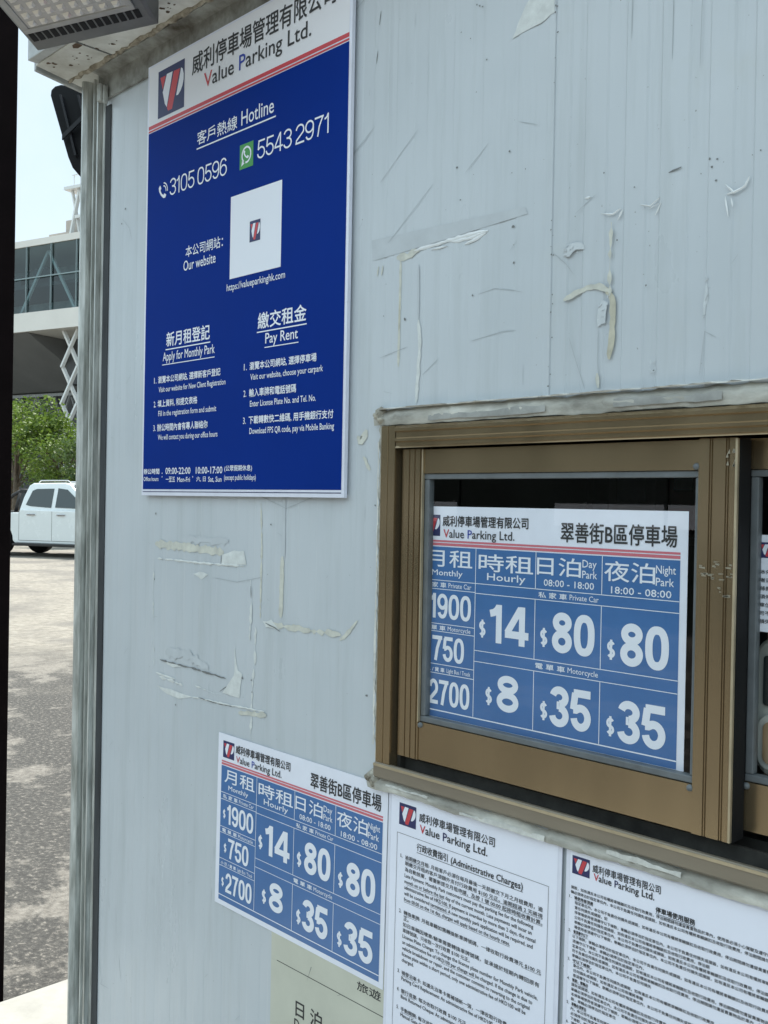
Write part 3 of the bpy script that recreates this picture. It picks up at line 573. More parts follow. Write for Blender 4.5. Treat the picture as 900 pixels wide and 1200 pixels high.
# stroke digits in the style of a bold grotesque
def arc(cx, cy, rx, ry, a0, a1, n=18, p=1.0):
    out = []
    for i in range(n + 1):
        a = R(a0 + (a1 - a0) * i / n); c, s_ = math.cos(a), math.sin(a)
        out.append((cx + rx * math.copysign(abs(c) ** p, c), cy + ry * math.copysign(abs(s_) ** p, s_)))
    return out
def digit(ch, W, t):
    l, r, b, tp, mx = t / 2, W - t / 2, t / 2, 1 - t / 2, W / 2; rx = mx - t / 2
    if ch == '0': return [(arc(mx, .5, rx, .5 - t / 2, 90, 450, 40, .8), True)]
    if ch == '1': return [([(W * .62, 0), (W * .62, 1)], False), ([(W * .10, .755), (W * .34, .79), (W * .5, .86), (W * .60, .985 - t * .2)], False)]
    if ch == '2': return [(arc(mx, 1 - t / 2 - .26, rx, .26, 175, -35, 20) + [(l + .03, .2), (l, b)], False), ([(0, b), (W, b)], False)]
    if ch == '3': return [(arc(mx, .735, rx * .94, .265 - t / 2, 170, -88, 20), False), (arc(mx, .285, rx, .285 - t / 2, 90, -172, 24), False), ([(W * .38, .53), (mx, .53)], False)]
    if ch == '4': return [([(W * .72, 0), (W * .72, 1)], False), ([(0, .27), (W, .27)], False), ([(l * .7, .30), (W * .66, .95)], False)]
    if ch == '5': return [([(W * .96, tp), (W * .14, tp)], False), ([(W * .22, tp), (W * .13, .5)], False), ([(W * .13, .50)] + arc(mx, .325, rx, .325 - t / 2, 130, -172, 26), False)]
    if ch == '6': return [(arc(mx, .325, rx, .325 - t / 2, 0, 360, 30), True), (arc(mx, .5, rx, .5 - t / 2, 200, 35, 24, .85), False)]
    if ch == '7': return [([(0, tp), (W, tp)], False), ([(r - .02, tp), (W * .52, .5), (W * .36, 0)], False)]
    if ch == '8': return [(arc(mx, .745, rx * .92, .255 - t / 2, 0, 360, 30), True), (arc(mx, .285, rx, .285 - t / 2, 0, 360, 30), True)]
    if ch == '9': return [(arc(mx, .675, rx, .325 - t / 2, 0, 360, 30), True), (arc(mx, .5, rx, .5 - t / 2, 20, -145, 24, .85), False)]
    if ch == '$': return [(arc(mx, .66, rx, .2, 30, 270, 18), False), (arc(mx, .30, rx, .2 - .02, 90, -150, 18), False), ([(mx, -.06), (mx, 1.02)], False)]
    return []
def D(key, F, text, u0, v1, u1, height, ink='white', t=.17, h=.6, gap=.06):
    """digits between u0 and u1 standing on v1"""
    mb = letters(key); wid = [(.62 if c == '1' else .34 if c == ' ' else 1) for c in text]; tot = sum(wid) + gap * 0
    unit = (u1 - u0) / tot; u = u0; lay = 0
    for c, k in zip(text, wid):
        if c != ' ':
            wdt = unit * (.92 if c != '1' else .92 * .62 / .62 * .75); Wn = wdt / height
            off = 0 if c != '1' else -unit * .06
            for P, closed in digit(c, Wn, t):
                n = len(P); L, Rr = [], []
                if closed: P = P[:-1]; n -= 1
                for i in range(n):
                    a = P[(i - 1) % n] if (closed or i > 0) else P[i]; b = P[(i + 1) % n] if (closed or i < n - 1) else P[i]
                    d = math.hypot(b[0] - a[0], b[1] - a[1]) or 1; nx, ny = -(b[1] - a[1]) / d * t / 2, (b[0] - a[0]) / d * t / 2
                    L.append((P[i][0] + nx, P[i][1] + ny)); Rr.append((P[i][0] - nx, P[i][1] - ny))
                hh = h + lay * .03; lay = (lay + 1) % 7
                vs = [F(u + off + x * height, v1 - y * height, hh) for x, y in L + Rr]
                fs = [(i, (i + 1) % n, n + (i + 1) % n, n + i) for i in range(n if closed else n - 1)]
                mb.add(vs, fs, INKI[ink])
        u += k * unit
def logo(F, u, v, s_, parent, off, h=.6, sv=None):
    sv = sv or s_; mb = MB()
    def P(poly, mi, hh): mb.add([F(u + a * s_, v + b * sv, hh) for a, b in poly], [tuple(range(len(poly)))], mi)
    P([(0, 0), (1, 0), (1, 1), (0, 1)], 0, h)
    P([(.33, .13), (.55, .137), (.345, .83), (.27, .745), (.18, .48)], 2, h + .12); P([(.08, .145), (.29, .15), (.18, .42)], 1, h + .12)
    P([(.60, .145), (.83, .155), (.55, .92), (.40, .92), (.355, .85)], 1, h + .12)
    P([(.87, .15), (.93, .19), (.97, .30), (.97, .42), (.93, .54), (.86, .63), (.77, .69), (.70, .68)], 2, h + .12)
    return mb.build('logo', [M['ink_navy'], M['ink_red'], M['ink_white']], parent, off, fix=False)
COMPANY = '威利停車場管理有限公司'

# ---- blue contact board (A1)
KB = .575 / 594
FBd = Frame(-1.6951, -.005, 2.2725, 0, .575 / .594, .575 / .594)
board = sheet(FBd, 594, 841, 6.5, 'contact_sign', 'laminate', 'large blue contact board with hotline numbers and white heading, high on the kiosk wall', 'sign')
bo = FBd(0, 0, 0); H0 = 6.8
x_ = MB(); quad(x_, FBd, 5, 4, 588, 118, H0); x_.build('header_panel', mat('header_paper', (.80, .80, .84), .4, 0, .02, 9), board, bo, fix=False)
x_ = MB(); quad(x_, FBd, 5, 132, 588, 829, H0); x_.build('blue_panel', M['blue_field'], board, bo, fix=False)
x_ = MB(); quad(x_, FBd, 5, 118, 588, 125, H0, 0); quad(x_, FBd, 5, 127, 588, 130.5, H0, 0); quad(x_, FBd, 5, 833, 588, 834.5, H0, 1); build_each(x_, 'stripe', [M['ink_red'], M['ink_navy']], board, bo, fix=False)
logo(FBd, 38, 20, 91, board, bo, H0 + .3)
k = 'board'; HB = H0 + .5
C(k, FBd, COMPANY, 154, 21, 556, 61, 'black', 1.1, HB)
T(k, FBd, 'Value Parking Ltd.', 194, 94, 496, 26, 'black', .6, HB, inks={0: 'red', 6: 'ink_blue'})
C(k, FBd, '客戶熱線', 175, 170, 299, 195, 'white', .5, HB); T(k, FBd, 'Hotline', 311, 193, 402, 25, 'white', .3, HB); rule(k, FBd, 174, 200, 408, 202.5, 'white', HB)
D(k, FBd, '5543 2971', 358, 263, 548, 32, 'white', .095, HB); D(k, FBd, '3105 0596', 85, 269, 272, 32, 'white', .095, HB)
C(k, FBd, '本公司網站：', 143, 375, 262, 396, 'white', .3, HB); T(k, FBd, 'Our website', 137, 420, 240, 18, 'white', .3, HB); T(k, FBd, 'https://valueparkinghk.com', 276, 477, 440, 12, 'white', .2, HB)
C(k, FBd, '新月租登記', 82, 529, 226, 557, 'white', 1.0, HB); rule(k, FBd, 80, 561, 228, 563, 'white', HB); T(k, FBd, 'Apply for Monthly Park', 71, 583, 242, 16, 'white', .3, HB); rule(k, FBd, 69, 589.5, 242, 591, 'white', HB)
C(k, FBd, '繳交租金', 368, 527, 497, 555, 'white', 1.0, HB); rule(k, FBd, 366, 559, 498, 561, 'white', HB); T(k, FBd, 'Pay Rent', 390, 581, 476, 17, 'white', .4, HB); rule(k, FBd, 388, 587, 478, 588.5, 'white', HB)
for i, (a, b, e1, e2, y_) in enumerate((('瀏覽本公司網站, 選擇新客戶登記', 'Visit our website for New Client Registration', 261, 277, 626), ('填上資料, 和提交表格', 'Fill in the registration form and submit', 190, 250, 672), ('辦公時間內會有專人聯絡你', 'We will contact you during our office hours', 224, 255, 718))):
    T(k, FBd, '%d.' % (i + 1), 41, y_ - 2, 49, 11, 'white', .3, HB); C(k, FBd, a, 55, y_ - 15, e1, y_ - .5, 'white', .55, HB); T(k, FBd, b, 58, y_ + 16, e2, 10, 'white', .25, HB)
for i, (a, b, e1, e2, y_) in enumerate((('瀏覽本公司網站, 選擇停車場', 'Visit our website, choose your carpark', 524, 540, 624), ('輸入車牌和電話號碼', 'Enter License Plate No. and Tel. No.', 474, 524, 670), ('下載轉數快二維碼, 用手機銀行支付', 'Download FPS QR code, pay via Mobile Banking', 567, 569, 717))):
    T(k, FBd, '%d.' % (i + 1), 331, y_ - 2, 339, 11, 'white', .3, HB); C(k, FBd, a, 347, y_ - 15, e1, y_ - .5, 'white', .55, HB); T(k, FBd, b, 350, y_ + 16, e2, 10, 'white', .25, HB)
C(k, FBd, '辦公時間', 8, 789, 65, 800, 'white', .5, HB); T(k, FBd, 'Office hours', 8, 813, 62, 8, 'white', .2, HB); T(k, FBd, ':', 74, 806, 76, 9, 'white', .4, HB)
T(k, FBd, '09:00-22:00', 87, 800, 171, 12, 'white', .5, HB); T(k, FBd, ',', 178, 806, 180, 3, 'white', .4, HB); T(k, FBd, '10:00-17:00', 189, 800, 272, 12, 'white', .5, HB); C(k, FBd, '(公眾假期休息)', 278, 786, 359, 798, 'white', .4, HB)
C(k, FBd, '一至五', 88, 805, 120, 815, 'white', .3, HB); T(k, FBd, 'Mon-Fri', 128, 815, 170, 9, 'white', .3, HB); C(k, FBd, '六, 日', 191, 805, 221, 815, 'white', .3, HB); T(k, FBd, 'Sat, Sun', 229, 815, 270, 9, 'white', .3, HB); T(k, FBd, '(except public holidays)', 278, 812, 370, 9, 'white', .2, HB)
x_ = MB(); quad(x_, FBd, 284, 312, 428, 457, HB); cd_ = x_.build('code_patch', M['ink_white'], board, bo, fix=False)
logo(FBd, 341, 366, 30, cd_, bo, HB + .3, 36)
x_ = MB(); quad(x_, FBd, 308, 227, 347, 270, HB, 0)
ring = [(327.5 + 14 * math.cos(a), 247 + 15 * math.sin(a)) for a in [R(125 + 14 * i) for i in range(25)]]
vs = [FBd(u, v, HB + .2) for u, v in ring] + [FBd(327.5 + (u - 327.5) * .78, 247 + (v - 247) * .78, HB + .2) for u, v in ring]
x_.add(vs, [(i, i + 1, 26 + i, 25 + i) for i in range(24)], 1); x_.add([FBd(313, 265, HB + .2), FBd(322, 261, HB + .2), FBd(316, 254, HB + .2)], [(0, 1, 2)], 1)
def handset(mb, F, u, v, s_, h, mi):
    P = [(0, .15), (.18, 0), (.34, .22), (.24, .38), (.40, .62), (.62, .76), (.78, .66), (1, .82), (.86, 1), (.62, .98), (.30, .74), (.06, .42)]
    vs = [F(u + a * s_, v + b * s_, h) for a, b in P]; mb.add(vs, [(0, 1, 2, 3), (0, 3, 11), (11, 3, 4, 10), (10, 4, 5, 9), (9, 5, 6, 8), (6, 7, 8)], mi)
handset(x_, FBd, 319, 238, 16, HB + .25, 1)
x_.build('messenger_icon', [M['ink_green'], M['ink_white']], board, bo, fix=False)
x_ = MB(); handset(x_, FBd, 46, 242, 27, HB, 0)
for q_, rr_ in enumerate((9, 14)):
    a_ = [(62 + rr_ * math.cos(R(t_)), 256 + rr_ * math.sin(R(t_)) * 1.1) for t_ in range(-85, 6, 10)]; b_ = [(62 + (rr_ + 2.2) * math.cos(R(t_)), 256 + (rr_ + 2.2) * math.sin(R(t_)) * 1.1) for t_ in range(-85, 6, 10)]
    n_ = len(a_); x_.add([FBd(u, v, HB) for u, v in a_ + b_], [(i, i + 1, n_ + i + 1, n_ + i) for i in range(n_ - 1)], 0)
x_.build('telephone_icon', M['ink_white'], board, bo, fix=False)

# ---- parking rate sheets (A3): one on the wall, one behind the window glass
RATEOBJ = []
def rate_sheet(F, key, label):
    o = sheet(F, 420, 297, .5, 'rate_sign', 'paper', label, 'sign', 'parking rate sheets'); off = F(0, 0, 0)
    b = MB(); quad(b, F, 11, 55, 411, 288.5, .8); b.build('rate_table', M['rate_blue'], o, off, fix=False)
    s_ = MB(); quad(s_, F, 11, 46, 411, 48.6, .8); quad(s_, F, 11, 49.8, 411, 53.4, .8); build_each(s_, 'stripe', M['ink_pink'], o, off, fix=False)
    logo(F, 14.5, 11.5, 32, o, off, .8, 29)
    k = key; h = 1.1
    C(k, F, COMPANY, 51, 12, 198, 27, 'black', .55, h); T(k, F, 'Value Parking Ltd.', 53, 42, 176, 11, 'black', .25, h, inks={0: 'red', 6: 'ink_blue'})
    C(k, F, '翠善街B區停車場', 248, 16, 407, 41, 'black', .7, h)
    W = 'white'
    for u in (112, 211, 309): rule(k, F, u - .5, 55, u + .5, 101, W, h)
    rule(k, F, 111.5, 101, 112.5, 278, W, h); rule(k, F, 210.5, 114, 211.5, 189, W, h); rule(k, F, 308.5, 114, 309.5, 189, W, h); rule(k, F, 210.5, 204, 211.5, 279, W, h); rule(k, F, 308.5, 204, 309.5, 279, W, h)
    for v in (101, 113, 160.5, 171, 216, 228.5): rule(k, F, 11, v - .45, 111.5, v + .45, W, h)
    for v in (101, 114, 189.5, 204): rule(k, F, 112.5, v - .45, 411, v + .45, W, h)
    rule(k, F, 11, 278.5, 411, 280, W, h)
    C(k, F, '月租', 21, 59, 106, 82.5, W, .45, h); C(k, F, '時租', 117, 61, 207, 84, W, .45, h); C(k, F, '日泊', 213, 60, 279, 83, W, .45, h); C(k, F, '夜泊', 312, 60, 380, 84, W, .45, h)
    T(k, F, 'Monthly', 33, 94, 89, 7.5, W, .3, h); T(k, F, 'Hourly', 132, 95, 195, 9, W, .3, h)
    T(k, F, 'Day', 281, 70, 301, 9, W, .2, h); T(k, F, 'Park', 281, 83, 302, 9, W, .2, h); T(k, F, 'Night', 381, 71, 406, 9, W, .2, h); T(k, F, 'Park', 381, 85, 404, 9, W, .2, h)
    T(k, F, '08:00 - 18:00', 224, 96, 298, 8, W, .25, h); T(k, F, '18:00 - 08:00', 322, 98, 401, 8, W, .25, h)
    def lab(cn, en, u0, u1, v, s_=1.0):
        mid = u0 + (u1 - u0) * .52; C(k, F, cn, u0, v - 7.5 * s_, mid - 3, v, W, .3, h); T(k, F, en, mid + 1, v - .8, u1, 6.5 * s_, W, .1, h)
    lab('私 家 車', 'Private Car', 18, 105, 111); lab('私 家 車', 'Private Car', 216, 305, 111.5); lab('電 單 車', 'Motorcycle', 18, 105, 169.5, .9); lab('電 單 車', 'Motorcycle', 213, 306, 200.5); lab('小 巴 / 貨 車', 'Light Bus / Truck', 16, 106, 226.5, .85)
    for txt, u0, u1, v1 in (('1900', 31, 107, 153), ('750', 36, 96, 211), ('2700', 31, 107, 271)): D(k, F, txt, u0, v1, u1, 34, W, .155, h); D(k, F, '$', u0 - 12, v1 - 8, u0 - 4, 15, W, .15, h)
    for txt, u0, u1, v1, su in (('14', 138, 205, 176, 120), ('80', 238, 303, 177, 220), ('80', 336, 402, 181, 318), ('8', 152, 191, 263, 133), ('35', 236, 300, 268, 222), ('35', 334, 400, 271, 319)): D(k, F, txt, u0, v1, u1, 50 if len(txt) > 1 else 47, W, .19, h); D(k, F, '$', su, v1 - 6, su + 12, 22, W, .15, h)
    RATEOBJ.append((key, o, off))
rate_sheet(Frame(-1.4436, -.0012, 1.0477, -.0128), 'rate_wall', 'blue parking rate sheet on the wall, its corner touching the administrative charges notice')
rate_sheet(Frame(-.567 - .4245, .0125, 1.4482, 0, 424.5 / 420, 302.5 / 297), 'rate_window', 'blue parking rate sheet behind the glass of the bronze sliding window')

# ---- two white notices under the window
def notice(F, key, label):
    o = sheet(F, 302, 425, 1.2, 'notice_sheet', 'laminate', label, 'notice'); off = F(0, 0, 0)
    p = MB(); quad(p, F, 6, 5.5, 296, 419, 1.5); p.build('paper', mat('notice_paper', (.85, .875, .985), .35, 0, .02, 12, .3, 9, coat=.2), o, off, fix=False)
    RATEOBJ.append((key, o, off)); return o, off
F1 = Frame(-1.021, -.0012, 1.0435, -.012); F2 = Frame(-.7125, -.0012, 1.0385, -.007)
o1, off1 = notice(F1, 'notice_a', 'white notice listing administrative charges, under the window beside the blue rate sheet')
logo(F1, 22, 18, 33, o1, off1, 1.8, 31)
k = 'notice_a'; h = 2.0
C(k, F1, COMPANY, 61, 23, 197, 36, 'black', .35, h); T(k, F1, 'Value Parking Ltd.', 63, 51, 185, 11, 'black', .45, h, inks={0: 'red', 6: 'navy'})
for a in ((19, 61, 284, 61.6), (19, 405, 284, 405.6), (19, 61, 19.6, 405), (283.4, 61, 284, 405)): rule(k, F1, *a, 'grey', h)
C(k, F1, '行政收費指引', 58, 67, 116, 78, 'black', .35, h); T(k, F1, '(Administrative Charges)', 122, 77.5, 244, 8.5, 'black', .45, h); rule(k, F1, 58, 80, 244, 80.7, 'black', h)
lines = [(93, 'c', '逾期繳交月租: 月租客戶必須在每月最後一天前繳交下月之月租費用，逾', 36, 276), (101.5, 'c', '期繳交月租的客戶須額外支付行政費用 $100 元正。逾期超過 2 天將視', 36, 276), (110, 'c', '為自動放棄，需重新提交月租申請，及按 1 號 00:00 起按時租收費計算。', 36, 276),
 (119, 'e', 'Late Payment: Monthly Park customers must pay the parking fee for the following', 36, 262), (127.5, 'e', 'month on or before the last day of the current month. Late payments will incur an', 36, 260), (136, 'e', 'administrative fee of HKD100. If payment is overdue by more than 2 days, the rental', 36, 266), (144.5, 'e', 'will be considered terminated. A new monthly park application will be required, and', 36, 262), (153, 'e', 'from 00:00 on the 1st day, charges will apply based on the hourly rates.', 36, 226),
 (172, 'c', '轉換車牌: 月租車輛如需轉換新車牌號碼，一律收取行政費港元 $100 元', 36, 276), (180, 'c', '正。', 36, 46), (189, 'c', '如日車輛因壞車/驗車需要轉換車牌號碼，並承諾於短期內轉回原有', 35, 274), (197.5, 'c', '車牌號碼，只收取一次行政費 $100 元正。', 35, 160),
 (206, 'e', 'License Plate Change: To change the license plate number for Monthly Park vehicle,', 35, 272), (214.5, 'e', 'an administrative fee of HKD100 per change will be charged. If the change is due to', 35, 264), (223, 'e', 'vehicle breakdown or repair, and the customer commits to reverting to the original', 35, 260), (231.5, 'e', 'license plate within a short period, only one administrative fee of HKD100 will be', 35, 254), (240, 'e', 'charged.', 35, 58),
 (258, 'c', '補發泊車卡: 如遺失泊車卡需補領新一張，一律收取行政費 $100 元正。', 35, 262), (266.5, 'e', 'Parking Card Replacement: An administrative fee of HKD100 will be charged.', 35, 246), (284, 'c', '銀行退票: 每次收取行政費 $100 元正。', 35, 160), (292.5, 'e', 'Bank Returned Cheque: An administrative fee of HKD100 will be charged.', 35, 236), (310, 'c', '手動開閘: 每次收取行政費 $100 元正。', 35, 160), (318.5, 'e', 'Manual Gate Opening: An administrative fee of HKD100 will be charged.', 35, 232)]
for v, ty, tx, a, b in lines:
    if ty == 'c': C(k, F1, tx, a, v - 3.2, b, v + 3.2, 'black', .12, h)
    else: T(k, F1, tx, a, v + 2.2, b, 5.0, 'black', .16, h)
for v, tx, b in ((93, '逾期繳交月租', 74), (172, '轉換車牌', 62), (258, '補發泊車卡', 67), (284, '銀行退票', 62), (310, '手動開閘', 62)): rule(k, F1, 36, v + 4, b, v + 4.4, 'black', h); T(k, F1, '.', 28, v + 2, 29, 1, 'black', .2, h)
for n_, v in enumerate((93, 172, 258, 284, 310)): T(k, F1, '%d.' % (n_ + 1), 27, v + 2, 31, 5, 'black', .1, h)
for v, a, b in ((101.5, 176, 276), (110, 140, 276), (127.5, 40, 110), (136, 100, 122), (153, 36, 226), (144.5, 86, 122), (172, 246, 276), (214.5, 110, 170)): rule(k, F1, a, v + 3.6, b, v + 4, 'black', h)
o2, off2 = notice(F2, 'notice_b', 'white notice of parking terms in dense small Chinese print, under the middle of the window')
logo(F2, 9, 11, 25, o2, off2, 1.8, 22)
k = 'notice_b'
C(k, F2, COMPANY, 38, 14, 129, 24, 'black', .25, h); T(k, F2, 'Value Parking Ltd.', 40, 33, 121, 8, 'black', .35, h, inks={0: 'red', 6: 'navy'})
C(k, F2, '停車場使用服務', 123, 39, 172, 46, 'black', .4, h); rule(k, F2, 123, 47, 172, 47.5, 'black', h)
base_txt = '本停車場使用者須遵守以下條款，車輛必須停泊於指定車位內，本公司不負責任何損失或損毀，如有違反本公司有權將車輛鎖扣及收取行政費用，停泊期間請勿遺留貴重物品於車內，使用者必須小心駕駛及遵守場內一切指示標誌'
q = random.Random(5); v = 50
pat = [(8, 272), (8, 284), ('s', 40), (14, 290), (14, 60), (14, 290), (14, 190), (14, 285), (14, 280), ('s', 34), (12, 272), (12, 110), (12, 290), (12, 260), (12, 120), ('s', 40), (14, 230), (14, 110), (14, 240), ('s', 36), (12, 140), (12, 270), (12, 255), (12, 75), ('s', 34), (12, 180), (12, 90), (12, 240), ('s', 40), (12, 210), (12, 120), (12, 160), ('s', 40), (12, 200), (12, 260), (12, 90)]
num = 0
for a, b in pat:
    if a == 's':
        num += 1; T(k, F2, '%d.' % num, 6, v + 1.6, 9, 3.4, 'black', .1, h); C(k, F2, base_txt[num * 3:num * 3 + 6], 13, v - 2.2, b, v + 2.2, 'black', .22, h); rule(k, F2, 13, v + 2.7, b, v + 3, 'black', h)
    else:
        n_ = max(4, int((b - a) / 4.6)); st_ = q.randrange(0, 40); s_ = (base_txt * 3)[st_:st_ + n_]; C(k, F2, s_, a, v - 2.1, b, v + 2.1, 'black', .1, h)
    v += 5.9

# ---- faded cream sheet showing below the rate sheet
FC = Frame(-1.288, -.0006, .80, 0)
cr_o = sheet(FC, 262, 300, .3, 'cream_notice', 'cream', 'faded cream parking notice half hidden under the blue rate sheet on the wall', 'notice')
RATEOBJ.append(('cream', cr_o, FC(0, 0, 0))); k = 'cream'; h = .5
rule(k, FC, 15, 93.5, 262, 94.6, 'black', h)
C(k, FC, '旅遊', 205, 60, 256, 74, 'black', .4, h); C(k, FC, '日 泊', 64, 140, 128, 166, 'black', .9, h); T(k, FC, 'Day Park', 62, 184, 130, 13, 'black', 1.0, h)
rule(k, FC, 90, 205, 91, 260, 'black', h)
crk = MB()
for a, b in (((100, 76), (90, 104)), ((168, 95), (160, 100))):
    crk.add([FC(a[0], a[1], .5), FC(a[0] + 1.2, a[1], .5), FC(b[0], b[1], .5)], [(0, 1, 2)])
crk.build('crease', M['ink_grey'], cr_o, FC(0, 0, 0), fix=False)

# ---- paper and machine inside, behind the right-hand pane
FP = Frame(-.503, .0405, 1.424, 0)
pw = sheet(FP, 210, 106, .5, 'notice_sheet', 'paper', 'white sheet with a small logo inside the window, above the pale machine', 'notice')
logo(FP, 6, 8, 20, pw, FP(0, 0, 0), .9, 17)
RATEOBJ.append(('inside', pw, FP(0, 0, 0))); k = 'inside'; T(k, FP, 'Value Parking Ltd.', 30, 24, 110, 7, 'black', .2, 1.0)
for i in range(7): C(k, FP, (base_txt * 2)[i * 6:i * 6 + 30], 8, 38 + i * 9, 190, 43 + i * 9, 'black', .1, 1.0)
mc = thing('payment_machine', (-.36, .16, 1.04), 'pale grey-green machine with dark screen and rounded tan panel inside the window', 'machine')
mo = (-.36, .16, 1.04)
def rrect(x0, x1, z0, z1, r_, n=6):
    out = []
    for cx, cz, a0 in ((x1 - r_, z1 - r_, 0), (x0 + r_, z1 - r_, 90), (x0 + r_, z0 + r_, 180), (x1 - r_, z0 + r_, 270)): out += [(cx + r_ * math.cos(R(a0 + 90 * i / n)), cz + r_ * math.sin(R(a0 + 90 * i / n))) for i in range(n + 1)]
    return out
x_ = MB(); x_.prism(rrect(-.513, -.24, 1.152, 1.309, .022), lambda x, z: (x, .072, z), lambda x, z: (x, .25, z)); x_.box(-.47, -.28, .1, .24, 1.04, 1.152); x_.build('housing', M['machine'], mc, mo, bevel=.004)
x_ = MB(); x_.prism(rrect(-.503, -.25, 1.232, 1.288, .004), lambda x, z: (x, .0695, z), lambda x, z: (x, .0718, z)); x_.build('screen', M['car_glass'], mc, mo)
x_ = MB(); x_.prism(rrect(-.508, -.26, 1.160, 1.222, .014), lambda x, z: (x, .0685, z), lambda x, z: (x, .0718, z)); x_.build('panel_rim', mat('pale_rim', (.62, .64, .6), .4), mc, mo, bevel=.001)
x_ = MB(); x_.prism(rrect(-.501, -.268, 1.167, 1.215, .009), lambda x, z: (x, .0665, z), lambda x, z: (x, .0684, z)); x_.build('tan_panel', M['tan'], mc, mo)

q = random.Random(31)
for i, (x, wd, hh, c) in enumerate(((-1.70, .16, .22, (.5, .5, .52)), (-1.50, .10, .30, (.30, .08, .08)), (-1.36, .22, .18, (.42, .36, .27)), (-1.08, .09, .31, (.6, .6, .6)), (-.96, .09, .31, (.12, .2, .4)), (-.70, .26, .2, (.5, .5, .48)))):
    b = MB(); b.box(x, x + wd, 1.60, 1.86, 1.371, 1.371 + hh); o = b.build('file_box', mat('card', c, .7), None, (x, 1.6, 1.371), bevel=.003)
    l = MB(); l.box(x + wd * .2, x + wd * .8, 1.597, 1.5998, 1.371 + hh * .45, 1.371 + hh * .8); l.build('paper_tag', M['ink_white'], o, (x, 1.6, 1.371))
    tag(o, 'dim storage box on the back shelf inside the kiosk window', 'box', 'storage boxes on the shelf inside')
# ------------------------------------------------------------------ flood lamp under the eave
LW = Vector((.935, .355, 0)); LO = Vector((.68, -.733, 0)); LC = Vector((-1.674, -.26, 2.25))
lamp = thing('flood_lamp', tuple(LC), 'grey LED flood lamp with a square lens grid hanging under the eave', 'lamp')
lo_ = tuple(LC)
def LP(a, b, z): p = LC + LW * a + LO * b; return (p.x, p.y, p.z + z)
x_ = MB()
inner = [(-.010, -.038), (.243, -.038), (.243, .20), (-.010, .20)]; outer = [(-.016, -.078), (.250, -.078), (.250, .22), (-.016, .22)]
v0 = [LP(a, b, .0) for a, b in inner]; v1 = [LP(a, b, .004) for a, b in outer]; v2 = [LP(a, b, .045) for a, b in outer]
x_.add(v0 + v1 + v2, [(0, 1, 2, 3), (0, 4, 5, 1), (1, 5, 6, 2), (2, 6, 7, 3), (3, 7, 4, 0), (4, 8, 9, 5), (5, 9, 10, 6), (6, 10, 11, 7), (7, 11, 8, 4), (8, 11, 10, 9)])
x_.build('housing', M['lamp_grey'], lamp, lo_, bevel=.003)
x_ = MB()
for (a0, a1, b0, b1) in ((-.006, .228, -.002, .012), (-.006, .228, .176, .19), (-.006, .008, .0122, .1758), (.214, .228, .0122, .1758)):
    x_.add([LP(a, b, z) for a in (a0, a1) for b in (b0, b1) for z in (-.004, -.0005)], [(0, 1, 3, 2), (4, 6, 7, 5), (0, 4, 5, 1), (2, 3, 7, 6), (0, 2, 6, 4), (1, 5, 7, 3)])
x_.build('lens_frame', M['lamp_frame'], lamp, lo_, bevel=.001)
x_ = MB(); x_.add([LP(a, b, z) for a in (.0085, .2135) for b in (.0125, .1755) for z in (-.002, -.0005)], [(0, 1, 3, 2), (4, 6, 7, 5), (0, 4, 5, 1), (2, 3, 7, 6), (0, 2, 6, 4), (1, 5, 7, 3)])
ln = x_.build('lens_plate', M['lens'], lamp, lo_)
x_ = MB()
for i in range(8):
    for j in range(6):
        ca, cb = .0225 + i * .0252, .026 + j * .0272; r_ = .0072
        ring = [(-1, -1), (1, -1), (1, 1), (-1, 1)]
        vs = [LP(ca + r_ * p, cb + r_ * q_, -.0022) for p, q_ in ring] + [LP(ca + r_ * .55 * p, cb + r_ * .55 * q_, -.0068) for p, q_ in ring]
        x_.add(vs, [(0, 1, 5, 4), (1, 2, 6, 5), (2, 3, 7, 6), (3, 0, 4, 7), (4, 5, 6, 7)])
x_.build('lens_bead', M['lens_bead'], ln, lo_)
x_ = MB()
for i in range(15):
    a = -.004 + i * .0160
    x_.add([LP(aa, bb, z) for aa in (a, a + .0112) for bb in (-.035, -.0085) for z in (-.0012, -.0004)], [(0, 1, 3, 2), (4, 6, 7, 5), (0, 4, 5, 1), (2, 3, 7, 6), (0, 2, 6, 4), (1, 5, 7, 3)])
x_.build('vent_grille', M['rubber'], lamp, lo_)
x_ = MB()
for a in (.05, .17):
    p0 = LP(a, .02, .05); p1 = LP(a, .02, .085); x_.bar(p0, p1, .02, .006); x_.bar(p1, (p1[0] - .02, -.139, p1[2]), .02, .006)
x_.build('mounting_bracket', M['galv'], lamp, lo_)

# ------------------------------------------------------------------ black flood lamp on the side wall, beyond the corner post
fl = (-2.135, .068, 2.28)
fb = thing('flood_lamp', fl, 'black flood lamp seen from behind beside the galvanised corner post', 'lamp')
A = Vector((.70, .71, 0)); tz = R(0)
U2 = Vector((0, 0, 1)) * math.cos(tz) - A * math.sin(tz); Nn = A.cross(U2).normalized()
def FP2(a, b, c): p = Vector(fl) + A * a + U2 * b + Nn * c; return tuple(p)
x_ = MB(); pl = [(-.044, .099), (-.030, .103), (.02, .094), (.10, .07), (.10, -.13), (.03, -.108), (.012, -.099), (-.002, -.083), (-.012, -.06), (-.054, .078), (-.053, .090)]
x_.prism(pl, lambda a, b: FP2(a, b, -.018), lambda a, b: FP2(a, b, .018)); x_.build('housing', M['black_metal'], fb, fl, bevel=.004)
x_ = MB()
for a in (-.030, .01, .05): x_.prism([(a + .036, -.06), (a + .041, -.06), (a + .005, .075), (a, .075)], lambda p, q_: FP2(p, q_, .0182), lambda p, q_: FP2(p, q_, .03))
